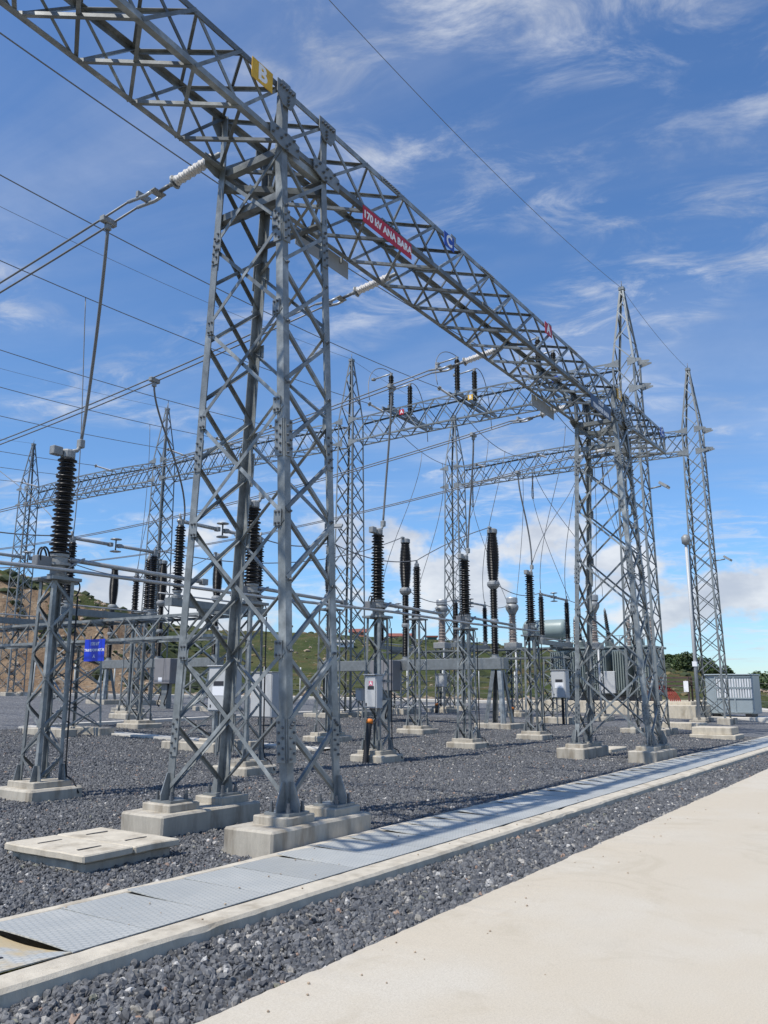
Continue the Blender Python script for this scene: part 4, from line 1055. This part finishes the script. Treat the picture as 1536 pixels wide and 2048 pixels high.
breaker(28.8, (29.0, 32.9, 36.7), 3.16, 'three pole circuit breaker on a grey box beam before the brown earth cut', None, 31.6)
# --- current transformers
def current_transformer():
    t = thing('current_transformer', 'x', 'transformer', (0, 0, 0), 0, 'grey current transformers')
    foot(t, .6, .2, .42); lat_col(t, .30, .27, .28, 3.2, 5, .065, .036, 'X'); 
    bevbox('base_tank', -.34, .34, -.34, .34, 3.2, 3.5, 'cast_alloy', t, .02)
    insulator(t, 3.5, 4.85, .23, .17, 17, mtl='porcelain', r1=.19, core1=.13, alt=.9)
    link('head', lathe_me('head', [(.16, 4.85), (.20, 4.95), (.30, 5.12), (.33, 5.25), (.30, 5.35), (.22, 5.42), (.20, 5.44)], 20), t, 'cast_alloy')
    link('expansion_tank', lathe_me('expansion_tank', [(.27, 5.44), (.285, 5.46), (.285, 5.68), (.26, 5.72), (.05, 5.74)], 20, False), t, 'aluminium')
    for s in (-1, 1): bevbox('terminal', s*.46-.14, s*.46+.14, -.07, .07, 5.18, 5.28, 'cast_alloy', t, .01)
    tube(t, 'conduit', [(-.36, -.3, 3.2), (-.36, -.3, .3)], .045, 'white_pipe', 8)
    return t
ct0 = current_transformer(); used = [False]
for x, y, lab in ((37.7, 21.6, 'grey current transformer behind the post switches, next to the second row spired tower'), (37.7, 17.6, 'grey current transformer between the breaker pole and the navy signed tower'), (37.7, 13.5, 'grey current transformer seen through the tower with the navy sign')):
    place_copy(ct0, used, (x, y, zg(x, y)), lab)
# --- switches mounted on the line beam
def beam_switch():
    t = thing('beam_switch', 'x', 'disconnector', (0, 0, 0), 0, 'open switches mounted on the line beam')
    for s in (-.16, .16): box(t, 'base_channel', (1.5, s, .08), (4.0, .07, .14), 'galv_plate')
    for x in (0, 1.65):
        box(t, 'cross_plate', (x, 0, .165), (.34, .46, .03), 'galv_plate')
        link('bearing', lathe_me('bearing', [(.11, .18), (.12, .24), (.08, .25), (.08, .32)], 12, False), t, 'cast_alloy').location = (x, 0, 0)
        insulator(t, .32, 1.78, .13, .08, 22, loc=(x, 0, 0))
        link('cap', lathe_me('cap', [(.07, 1.78), (.075, 1.90)], 10, False), t, 'cast_alloy').location = (x, 0, 0)
        tube(t, 'arm', [(x, -.08, 1.88), (x, .98, 1.80)], .036, 'aluminium', 8)
        link('contact_ring', lathe_me('contact_ring', [(.06, -.05), (.11, -.04), (.11, .04), (.06, .05)], 12, False), t, 'cast_alloy').location = (x, 1.0, 1.80)
    tube(t, 'jumper', bez((0, 0, 1.92), (-.5, .4, 2.35), (-1.5, .5, 1.7), (-1.75, .0, .05), 16), .018, 'conductor', 6)
    tube(t, 'jumper', bez((1.65, 0, 1.92), (2.4, -.1, 2.3), (3.0, -.1, 1.0), (3.3, .0, -.6), 16), .018, 'conductor', 6)
    return t
bs0 = beam_switch(); used = [False]
for y, lab in ((20.1, 'open two post switch on the line beam near the tower behind the breakers'), (16.6, 'open two post switch in the middle of the line beam above the yellow B plate'), (12.75, 'open two post switch on the line beam seen through the red A signed beam')):
    place_copy(bs0, used, (30.6, y, 14.27), lab)
for k, (y, m_, ch) in enumerate(((20.1, 'sign_red', 'A'), (16.6, 'sign_yellow', 'B'), (12.75, 'sign_blue', 'C'))):
    t = thing('phase_sign', ['small red A plate', 'small yellow B plate', 'small blue C plate'][k]+' on the line beam below an open switch', 'sign', (30.08, y-.9, 13.95)); box(t, 'panel', (0, 0, 0), (.008, .24, .24), m_)
    text(t, 'lettering', ch, .2, 'sign_white', tm(FACEX, (-.006, 0, 0)), .008)
    box(t, 'bracket', (.04, 0, .1), (.08, .03, .03), 'galv_plate')
# low level jumpers between equipment
J = []
def jumper(label, a, b_, s, r=.017, n=18):
    o = tube(None, 'jumper_cable', sag(a, b_, s, n), r, 'conductor'); tag(o, label, 'cable', 'jumper cables between equipment'); return o
zq = lambda k: zg(PI[k][0], PI[k][1])+5.84
jumper('slack jumper from the tower side post insulator to the next post insulator', (19.6, 15.05, zq(0)), (24.3, 14.9, zq(1)), .25)
jumper('slack jumper from the post insulator beside the breaker cabinet towards the breaker', (24.3, 14.9, zq(1)), (28.6, 14.25, 7.85), -.1)
jumper('jumper from the centre break switch to the tower side post insulator', (16.95, 15.5, 5.8), (19.6, 15.05, zq(0)), .18)
jumper('jumper from the middle centre break switch across the yard', (16.95, 19.8, 5.85), (28.6, 18.27, 7.85), .7)
jumper('jumper from the outer centre break switch to the earth cut breaker', (16.95, 24.1, 5.85), (28.5, 29.0, 8.1), .8)
jumper('jumper leaving the middle centre break switch towards the road side', (14.05, 19.8, 5.85), (8.2, 19.8, 5.9), .3)
jumper('jumper between the post insulators of the earth cut bay', (18.9, 22.3, zq(2)), (24.9, 30.2, zq(4)), .3)
jumper('jumper linking the near breaker pole to the rear switch', (29.25, 14.25, 5.68), (33.1, 14.1, 5.75), .25)
jumper('jumper linking the middle breaker pole to the rear switch', (29.25, 18.27, 5.68), (33.3, 18.35, 5.75), .3)
jumper('jumper linking the far breaker pole to the rear switch', (29.25, 22.2, 5.68), (33.3, 22.4, 5.75), .3)
jumper('jumper from the rear switch to the shaded current transformer', (36.0, 14.1, 5.75), (37.3, 13.5, 5.75), .15)
jumper('jumper from the rear switch to the middle current transformer', (36.2, 18.35, 5.75), (37.3, 17.6, 5.75), .15)
jumper('jumper from the rear switch to the tower side current transformer', (36.2, 22.4, 5.75), (37.3, 21.6, 5.75), .15)
def drop(label, a, b_, sx=0.0, r=.013):
    a, b_ = V(a), V(b_); o = tube(None, 'drop_cable', bez(a, a+V((sx, 0, -2.2)), b_+V((sx, 0, 2.2)), b_, 16), r, 'conductor'); tag(o, label, 'cable', 'thin vertical drop cables'); return o
drop('thin drop cable to the near breaker side rear switch', (33.2, 12.7, 12.95), (33.1, 14.1, 5.9), -.3)
drop('thin drop cable to the transformer side rear switch arm', (36.5, 12.7, 13.05), (38.1, 13.5, 5.8), .5)
drop('thin drop cable to the middle rear switch', (33.4, 16.55, 12.95), (33.3, 18.35, 5.9), -.2)
drop('thin drop cable to the middle current transformer', (37.0, 16.55, 13.1), (38.15, 17.6, 5.8), .6)
drop('thin drop cable to the rear switch behind the cabinet', (33.4, 20.15, 12.95), (33.3, 22.4, 5.9), -.2)
drop('thin drop cable to the tower side current transformer', (37.0, 20.15, 13.1), (38.1, 21.6, 5.8), .5)
drop('thin drop cable hanging behind the manhole side post switch', (14.05, 20.15, LZ(14)), (14.05, 19.8, 5.85), .1, .015)
drop('thin drop cable in the earth cut bay', (22.5, 26.0, LZ(22.5)), (22.2, 26.9, zq(3)), .2)
drop('thin drop cable near the spired tower before the earth cut', (24.6, 29.6, LZ(24.6)), (24.9, 30.2, zq(4)), .2)
drop('thin drop cable from the line over the earth cut bay', (17, 33.2, LZ(17)), (16.95, 24.1, 5.9), .2)

for k, (xa, ya, xb_, yb_, zb_, sx, lab) in enumerate(((34.6, 12.7, 25.2, 11.0, 5.75, 1.5, 'long slack drop cable swinging to the switch by the navy signed tower'), (38.2, 12.7, 41.5, 13.2, 6.4, .8, 'drop cable swinging toward the transformer from the road side slack cable'),
        (38.4, 16.55, 43.5, 15.0, 6.6, 1.0, 'drop cable swinging toward the transformer from the middle slack cable'), (35.2, 16.55, 36.2, 18.35, 5.8, -.8, 'second drop cable to the middle rear switch'),
        (35.2, 12.7, 36.0, 14.1, 5.8, -.6, 'second drop cable to the rear switch beside the transformer'), (35.4, 20.15, 36.2, 22.4, 5.8, .8, 'second drop cable to the rear switch behind the cabinet'))):
    drop(lab, (xa, ya, 12.95), (xb_, yb_, zb_), sx, .014)
for k, y in enumerate((12.7, 16.55, 20.15)):
    t = thing('suspension_insulator', 'thin dark suspension insulator under the second row beam, '+('road side', 'middle', 'hill side')[k], 'insulator', (40.2, y+.8, 13.0), 0, 'suspension insulators of the second row')
    insulator(t, -1.35, 0, .05, .025, 20, name='sheds'); tube(t, 'hanger', [(0, 0, 0), (0, 0, .16)], .02, 'bolt', 6)
    tube(t, 'jumper', bez((0, 0, -1.4), (-.6, 0, -1.2), (-1.1, -.6, -.4), (-1.2, -.8, .62), 12), .014, 'conductor', 6)
    tube(t, 'jumper', bez((0, 0, -1.4), (.5, 0, -2.6), (1.2, -.5, -4.6), (2.0, -1.0, -6.6), 12), .014, 'conductor', 6)
# ================================================================== CABINETS AND SMALL THINGS
def cabinet(label, x, y, z0, w_, h_, d_, dark=False, post=True, sign=None, name='control_cabinet', rz=0.0):
    t = thing(name, label, 'cabinet', (x, y, z0), rz)
    m_ = 'cabinet_dark' if dark else 'cabinet_grey'
    bevbox('body', -d_/2, d_/2, -w_/2, w_/2, 0, h_, m_, t, .012)
    bevbox('door', -d_/2-.018, -d_/2-.002, -w_/2+.03, w_/2-.03, .03, h_-.05, m_, t, .005)
    bevbox('rain_hood', -d_/2-.05, d_/2+.02, -w_/2-.02, w_/2+.02, h_+.001, h_+.025, m_, t, .004)
    box(t, 'lock', (-d_/2-.022, w_*.32, h_*.12), (.012, .03, .06), 'label_dark')
    if sign: 
        box(t, 'nameplate', (-d_/2-.021, -w_*.05, h_*.62), (.006, w_*.5, h_*.10), 'label_dark')
        if sign == 'A':
            box(t, 'phase_plate', (-d_/2-.021, -w_*.05, h_*.75), (.006, w_*.3, w_*.3), 'sign_pink'); text(t, 'lettering', 'A', w_*.3, 'sign_white', tm(FACEX, (-d_/2-.025, -w_*.05, h_*.75)), .004)
        else: box(t, 'notice', (-d_/2-.021, -w_*.05, h_*.45), (.006, w_*.6, h_*.2), 'label_white')
    if post:
        zgp = zg(x, y)-z0
        for q in (-.3, .3): box(t, 'post', (0, q*w_, zgp/2), (.05, .05, -zgp), 'galv_plate')
    return t
def conduit(label, a, b_, r=.055, cap=True):
    a, b_ = V(a), V(b_); n_ = 22
    pts = []; rs = []
    for i in range(n_*2+1): pts.append(a.lerp(b_, i/(n_*2))); rs.append(r*(1.0 if i % 2 else .88))
    o = link('cable_conduit', tube_me('cable_conduit', pts, rs, 12), None, 'black_rubber'); tag(o, label, 'conduit')
    if cap:
        d = (b_-a).normalized(); link('sealing_cap', tube_me('sealing_cap', [b_-d*.05, b_+d*.03, b_+d*.05], [r*1.12, r*1.15, r*.7], 12), o, 'orange_cap')
    return o
zz = zg(15.95, 10.85)
cabinet('pale grey cabinet with pink A plate mounted on the post switch column', 15.62, 10.72, zz+1.2, .33, .72, .24, sign='A', post=False)
box(bpy.data.objects['control_cabinet'], 'mounting_rail', (.20, 0, .6), (.18, .5, .05), 'galv_plate'); box(bpy.data.objects['control_cabinet'], 'mounting_rail', (.20, 0, .2), (.18, .5, .05), 'galv_plate')
conduit('leaning black corrugated conduit with orange seal below the A cabinet', (15.40, 10.80, zz-.05), (15.58, 10.80, zz+.92), .068)
cabinet('large light grey cabinet with white notice behind the nearest gantry tower', 14.15, 13.85, zg(14.1, 13.9)+1.05, .62, 1.0, .45, sign='N')
conduit('upright black conduit under the large light grey cabinet', (14.2, 13.75, zg(14, 14)-.05), (14.2, 13.75, zg(14, 14)+1.05), .07, False)
cabinet('tall white grey marshalling cabinet seen through the nearest gantry tower', 22.8, 20.3, zg(22.8, 20.3)+.35, 1.0, 1.55, .5, sign=None)
cabinet('grey box with vertical seam fixed to the rear truss leg beside the transformer', 32.9, 13.3, zg(32.9, 13.3)+1.1, .62, 1.1, .4, sign='N')
conduit('black conduit under the grey box beside the transformer', (32.95, 13.25, zg(33, 13)-.05), (32.95, 13.25, zg(33, 13)+1.1), .06, False)
cabinet('small grey junction box on two posts in front of the breaker side spired tower', 29.6, 21.0, zg(29.6, 21)+.75, .36, .5, .25)
cabinet('small grey junction box on posts behind the breaker cabinet', 36.5, 21.0, zg(36.5, 21)+1.3, .5, .6, .3)
conduit('short black conduit stub with orange seal beside the tower side current transformer', (36.7, 21.4, zg(37, 21.5)-.05), (36.75, 21.4, zg(37, 21.5)+.42), .09)
conduit('short black conduit stub with orange seal beside the middle current transformer', (36.7, 17.3, zg(37, 17.3)-.05), (36.75, 17.3, zg(37, 17.3)+.42), .09)
# stepped concrete blocks in the gravel
def steps(label, x, y, parts):
    t = thing('concrete_block', label, 'block', (x, y, zg(x, y)))
    for k, (x0, x1, y0, y1, z0, z1) in enumerate(parts): bevbox('step', x0, x1, y0, y1, z0, z1, 'concrete_light', t, .02, .008, 1, 2, k)
steps('stepped pale concrete block in the gravel before the shelter', 31.2, 6.95, [(-.7, .7, -.75, .75, -.2, .18), (-.55, .65, -.6, .7, .17, .42)])
steps('flat concrete slab behind the footing of the navy signed tower', 22.6, 8.1, [(-.5, .8, -.5, .5, -.2, .12)])
steps('low concrete slab near the lamp pipe tower', 35.2, 9.3, [(-.6, .6, -1.0, 1.0, -.2, .22)])

# ================================================================== TRANSFORMER BAY
TX, TY = 48.0, 16.2; tz = zg(TX, TY)
t = thing('oil_pit', 'low pale concrete oil pit wall around the power transformer', 'wall', (TX, TY, tz))
for nm, a in (('wall_side', (-3.6, -3.35, -5.2, 5.0)), ('wall_side', (4.2, 4.45, -5.2, 5.0)), ('wall_end', (-3.35, 4.2, -5.2, -4.95)), ('wall_end', (-3.35, 4.2, 4.75, 5.0))):
    bevbox(nm, a[0], a[1], a[2], a[3], -.4, .62, 'concrete_light', t, .03)
t = thing('power_transformer', 'large grey green power transformer with fins and a round oil tank on top', 'transformer', (TX, TY, tz))
bevbox('tank', -1.1, 1.4, -2.6, 2.9, .9, 3.5, 'transformer_green', t, .05); bevbox('plinth', -1.0, 1.3, -2.4, 2.6, -.1, .9, 'cabinet_dark', t, .03)
bevbox('lid', -1.25, 1.55, -2.75, 3.05, 3.5, 3.62, 'transformer_green', t, .02)
for y in lin(-2.4, 2.5, 4):
    rd = bevbox('radiator', -2.1, -1.2, y-.42, y+.42, 1.15, 3.35, 'transformer_green', t, .02)
    for q in lin(-.34, .34, 5): box(rd, 'fin', (-2.16, y+q, 2.25), (.12, .03, 2.1), 'transformer_green')
o = link('conservator', lathe_me('conservator', [(.05, 0), (.45, .03), (.60, .14), (.62, .3), (.62, 2.5), (.60, 2.66), (.45, 2.77), (.05, 2.8)], 24), t, 'conservator'); o.rotation_euler = (R(-90), 0, R(0)); o.location = (-.2, 2.5, 4.75)
for y in (3.0, 4.7): box(t, 'conservator_leg', (-.2, y, 3.95), (.5, .1, .8), 'transformer_green')
for i, y in enumerate((-1.9, -.2, 1.5)):
    b0 = thing('bushing', '', '', (-.75, y, 3.62)); b0.parent = t; b0.rotation_euler = (R(0), R(-16), 0)
    for k_ in ('label', 'category'): del b0[k_]
    link('turret', lathe_me('turret', [(.26, -.1), (.26, .4), (.2, .45)], 16, False), b0, 'transformer_green')
    insulator(b0, .45, 1.95, .15, .10, 24, name='sheds', r1=.11, core1=.06); link('cap', lathe_me('cap', [(.07, 1.95), (.07, 2.1), (.02, 2.25)], 10), b0, 'cast_alloy')
for i, y in enumerate((-2.2, -.9, 2.35)):
    b0 = thing('bushing', '', '', (.6, y, 3.62)); b0.parent = t
    for k_ in ('label', 'category'): del b0[k_]
    insulator(b0, .05, 1.6, .17, .11, 15, name='sheds', mtl='porcelain', r1=.14, core1=.09); link('cap', lathe_me('cap', [(.1, 1.6), (.1, 1.75), (.03, 1.95)], 10), b0, 'cast_alloy')
for y in lin(-2.3, 2.6, 7): tube(t, 'rail_post', [(-1.15, y, 3.6), (-1.15, y, 4.2)], .02, 'galv_plate', 5)
tube(t, 'guard_rail', [(-1.15, -2.3, 4.2), (-1.15, 2.6, 4.2)], .02, 'galv_plate', 5)
bevbox('control_box', -2.3, -1.9, -.9, .0, 1.0, 2.2, 'cabinet_grey', t, .02)
tube(t, 'pipe', [(-.2, 3.4, 4.2), (-.2, 2.2, 3.9), (-.2, 1.2, 3.65)], .06, 'transformer_green', 8)
# cable rack with red cables
cx_, cy_ = 45.6, 12.35; cz = zg(cx_, cy_)
t = thing('cable_rack', 'dark steel cable rack with slatted shelves beside the oil pit', 'rack', (cx_, cy_, cz))
for y in (-1.05, 1.05):
    for x in (-.35, .35): box(t, 'post', (x, y, 1.0), (.08, .08, 2.0), 'rust_steel')
for z in (1.55, 1.75, 1.95):
    for x in (-.3, 0, .3): box(t, 'slat', (x, 0, z), (.06, 2.2, .08), 'rust_steel')
box(t, 'notice', (-.42, -.95, 1.5), (.01, .24, .55), 'label_white')
for k in range(6):
    y = cy_+.95-k*.12
    o = tube(None, 'power_cable', bez((cx_, y+.5, cz+1.55), (cx_-.1, y-.4, cz+1.6), (cx_-.2, y-1.0, cz+1.2), (cx_-.2, y-1.25+k*.05, cz+.1), 16), .03, 'red_cable', 8); tag(o, 'dark red power cable curving from the cable rack into the ground', 'cable', 'red power cables of the rack')
t = thing('concrete_block', 'pale box shaped cable pit beside the lamp pipe tower', 'block', (44.3, 11.9, zg(44.3, 11.9))); bevbox('body', -1.6, 1.6, -1.5, 1.1, -.3, .60, 'concrete_light', t, .02)
# blue grey shelter
t = thing('equipment_shelter', 'blue grey steel shelter with louvred front on block feet', 'shelter', (46.6, 9.40, zg(46.6, 9.4)))
bevbox('body', -.9, .9, -1.15, 1.15, .22, 2.12, 'shelter_blue', t, .02); bevbox('roof', -1.0, 1.0, -1.2, 1.2, 2.122, 2.19, 'shelter_blue', t, .02)
for y in (-.8, .8): bevbox('foot', -.8, .8, y-.15, y+.15, -.1, .22, 'label_dark', t, .01)
for r_ in range(2):
    for k in range(14):
        y = -1.05+k*.125; box(t, 'louvre', (-.925, y, 1.0+r_*.52+.22), (.03, .07, .42), 'louvre', 0, (0, R(random.uniform(-4, 4)), R(random.uniform(-10, 14))))
for y in (-1.11, -.24, .66): box(t, 'frame_post', (-.92, y, 1.17), (.05, .06, 1.86), 'shelter_blue')
for z in (.30, .98, 1.48, 2.05): box(t, 'frame_rail', (-.925, -.22, z), (.045, 1.8, .05), 'shelter_blue')
bevbox('shelter_slab', -1.3, 1.5, -2.6, 1.8, -.35, .06, 'perimeter_concrete', t, .02)
# lamp pipe beside the second row tower
lx, ly = 40.0, 9.62; lz = zg(lx, ly)
t = thing('lamp_pole', 'slim white pipe with a floodlight beside the shelter side spired tower', 'lamp', (lx, ly, lz))
tube(t, 'pipe', [(0, 0, 0), (0, 0, 8.1)], .07, 'white_pipe', 10); box(t, 'joint_box', (0, 0, 2.6), (.2, .2, .22), 'label_white')
link('lamp_head', lathe_me('lamp_head', [(.05, 8.1), (.18, 8.2), (.2, 8.5), (.08, 8.62)], 14), t, 'cast_alloy'); bevbox('footing', -.35, .35, -.35, .35, -.3, .12, 'concrete', t, .02)
def flood(label, x, y, z, rz):
    t = thing('floodlight', label, 'lamp', (x, y, z), rz, 'floodlights on the spired towers')
    tube(t, 'arm', [(.5, 0, -.05), (0, 0, 0)], .03, 'galv_plate', 6); o = box(t, 'housing', (-.12, 0, .02), (.34, .42, .1), 'cast_alloy', 0, (0, R(-35), 0)); box(t, 'lens', (-.15, 0, -.04), (.28, .36, .02), 'label_white', 0, (0, R(-35), 0))
flood('square floodlight on the breaker side spired tower', 30.0, 22.6, 9.0, R(20)); flood('square floodlight on the spired tower behind the navy sign', 30.6, 8.1, 9.1, R(90)); flood('small floodlight on the outer face of the shelter side spired tower', 40.8, 8.1, 7.7, R(90)); flood('square floodlight on the spired tower before the earth cut', 30.0, 35.2, 7.7, R(10))
# perimeter fence: bent concrete posts and mesh wires
t = thing('perimeter_fence', 'row of pale bent top fence posts with wires along the hill foot', 'fence', (0, 0, 0))
fp = []
for k in range(24):
    az = .10+k*.042; x, y = 61.2*math.cos(az), 61.2*math.sin(az); z = terr_z(x, y); fp.append((x, y, z)); c, s = math.cos(az), math.sin(az)
    tube(t, 'post', [(x, y, z-.2), (x, y, z+1.9), (x+c*.3, y+s*.3, z+2.25)], .06, 'fence_post_mat', 5)
for h_ in (.3, .7, 1.1, 1.5, 1.85): tube(t, 'wire', [(x, y, z+h_) for x, y, z in fp], .008, 'conductor', 4)
# rubble heap at the foot of the cut
rnd = random.Random(4); vs, fs = [], []
ico = bmesh.new(); bmesh.ops.create_icosphere(ico, subdivisions=1, radius=1); iv = [v.co.copy() for v in ico.verts]; iF = [tuple(v.index for v in f.verts) for f in ico.faces]; ico.free()
for k in range(900):
    az = rnd.uniform(.18, 1.2); r = 61.8+abs(rnd.gauss(0, 3.2)); x, y = r*math.cos(az), r*math.sin(az); z = terr_z(x, y); s = .12+.55*rnd.random()**4
    q = V((rnd.uniform(.7, 1.3), rnd.uniform(.7, 1.3), rnd.uniform(.4, .8)))*s; k0 = len(vs)
    for p in iv: vs.append((x+p.x*q.x*(1+.25*rnd.uniform(-1, 1)), y+p.y*q.y*(1+.25*rnd.uniform(-1, 1)), z+p.z*q.z))
    fs += [tuple(k0+i for i in f) for f in iF]
struct(link('rubble', me_new('rubble', vs, fs), None, 'rubble'), 'stuff')
# scrub and pale rocks scattered over the slope
def scatter(name, mtl, count, r0, r1, smin, smax, flat, seed, az0=.08):
    rnd = random.Random(seed); vs, fs = [], []
    for k in range(count):
        az = rnd.uniform(az0, 1.25); x0, y0 = math.cos(az), math.sin(az); zr, Rr, px = skyline(az)
        r = (66+(Rr-64)*rnd.random()**.8) if az0 < .5 else rnd.uniform(r0, r1); x, y = x0*r, y0*r
        if noise.noise(V((x*.05, y*.05, seed))) < -.05: continue
        z = terr_z(x, y); s_ = smin+(smax-smin)*rnd.random()**3; k0 = len(vs)
        for p in iv: vs.append((x+p.x*s_*rnd.uniform(.7, 1.4), y+p.y*s_*rnd.uniform(.7, 1.4), z+p.z*s_*flat*rnd.uniform(.7, 1.3)))
        fs += [tuple(k0+i for i in f) for f in iF]
    struct(link(name, me_new(name, vs, fs), None, mtl), 'stuff')
mat('scrub', (0.030, 0.042, 0.014), 0.9, 0, 0.4, 0.8)
mat('dry_scrub', (0.13, 0.10, 0.045), 0.9, 0, 0.4, 0.8)
scatter('hill_scrub', 'scrub', 2600, 66, 150, .12, .75, .55, 5); scatter('dry_scrub', 'dry_scrub', 1500, 66, 150, .12, .5, .5, 8); scatter('hill_rocks', 'rubble', 700, 66, 150, .10, .45, .6, 11); scatter('cut_rocks', 'rubble', 1600, 63.5, 84, .05, .26, .7, 14, .86); scatter('cut_scrub', 'scrub', 220, 63.5, 78, .2, .9, .7, 17, .86)
# houses and a parked digger-like shed on the far hill
def at_px(px, r):
    v = px_dir(px, 1300); hl = math.hypot(v.x, v.y); x, y = v.x/hl*r, v.y/hl*r; return x, y, terr_z(x, y)
def house(label, px, r, w_, d_, h_, wall, roof, rz=0.0, gable=True):
    x, y, z = at_px(px, r); t = thing('hill_house', label, 'house', (x, y, z-.15), YAW+rz)
    bevbox('wall', -d_/2, d_/2, -w_/2, w_/2, -.5, h_, wall, t, 0)
    if gable:
        vs = [(-d_/2-.2, -w_/2-.2, h_), (d_/2+.2, -w_/2-.2, h_), (d_/2+.2, w_/2+.2, h_), (-d_/2-.2, w_/2+.2, h_), (0, -w_/2-.2, h_+d_*.28), (0, w_/2+.2, h_+d_*.28)]
        link('roof', me_new('roof', vs, [(0, 1, 2, 3), (0, 4, 1), (2, 5, 3), (0, 3, 5, 4), (1, 4, 5, 2)]), t, roof)
    else: bevbox('roof', -d_/2-.2, d_/2+.2, -w_/2-.2, w_/2+.2, h_+.002, h_+.25, roof, t, 0)
    for q in lin(-w_*.3, w_*.3, 2): box(t, 'window', (-d_/2-.01, q, h_*.55), (.05, w_*.14, h_*.35), 'house_glass')
    return t
house('small orange house on the crest of the green hill', 715, 139, 2.6, 2.2, .75, 'house_orange', 'house_roof')
house('low red roofed house on the hill crest behind the breaker', 800, 141, 3.6, 2, .45, 'house_wall', 'house_roof')
house('small house with teal wall on the hill crest', 864, 143, 1.6, 1.5, .7, 'teal_paint', 'house_roof', 0, False)
house('tiny brown house on the crest seen through the nearest gantry tower', 572, 137, 1.5, 1.5, 1.2, 'house_wall', 'house_roof', 0, False)
house('small white hut lower on the green slope', 690, 112, 2.0, 1.3, .6, 'label_white', 'house_grey', .3)
# shrubs on the right hand slope
def shrub(label, px, r, w_, h_, seed):
    rnd = random.Random(seed); x, y, z = at_px(px, r); t = thing('shrub', label, 'shrub', (x, y, z-.1), 0, 'shrubs on the slope behind the shelter')
    tube(t, 'trunk', [(0, 0, 0), (.1*w_, 0, h_*.3), (.05*w_, .1*w_, h_*.7)], [.12, .09, .03], 'bark', 6)
    for k in range(4):
        a = k*1.7+rnd.random(); tube(t, 'limb', [(.05*w_, 0, h_*.25), (math.cos(a)*w_*.25, math.sin(a)*w_*.25, h_*.55)], [.06, .02], 'bark', 5)
    vs, fs = [], []
    blobs = [(V((rnd.gauss(0, w_*.22), rnd.gauss(0, w_*.22), h_*(.3+.45*rnd.random()))), w_*(.16+.14*rnd.random())) for _ in range(9)]
    for c, rad in blobs:
        for _ in range(130):
            d = V((rnd.gauss(0, 1), rnd.gauss(0, 1), rnd.gauss(0, 1))).normalized()*rad*(.55+.45*rnd.random()**.5); p = c+d
            if p.z < .05: continue
            n_ = V((rnd.gauss(0, 1), rnd.gauss(0, 1), rnd.gauss(0, 1)+.6)).normalized(); u_ = n_.orthogonal().normalized(); v_ = n_.cross(u_); s = .09+.10*rnd.random(); k0 = len(vs)
            vs += [p-u_*s, p-v_*s*.6, p+u_*s, p+v_*s*.6]; fs.append((k0, k0+1, k0+2, k0+3))
    link('crown', me_new('crown', vs, fs), t, 'leaf')
SH = [(1347, 108, 2.0, 1.6), (1380, 98, 2.0, 2.2), (1402, 96, 2.2, 1.8), (1328, 112, 1.4, .9), (1364, 100, 2.0, 1.0), (1424, 92, 2.2, 1.6), (1524, 88, 3.0, 1.7), (1505, 92, 2.4, 1.2), (1545, 84, 3.0, 1.5), (1440, 92, 2.4, 1.1)]
SL = ['rounded dark shrub on the crest right of the cable rack', 'tallest leafy shrub behind the lamp pipe', 'broad shrub just beyond the lamp pipe tower', 'low shrub on the slope above the cable rack', 'low wide shrub between the two crest shrubs', 'shrub half hidden by the lattice of the shelter side tower', 'large shrub beyond the shelter on the road side', 'low shrub peeping past the shelter wall', 'outermost shrub beyond the shelter', 'low shrub hidden behind the shelter roof']
for i, (px, r, w_, h_) in enumerate(SH): shrub(SL[i], px, r, w_, h_, 50+i)
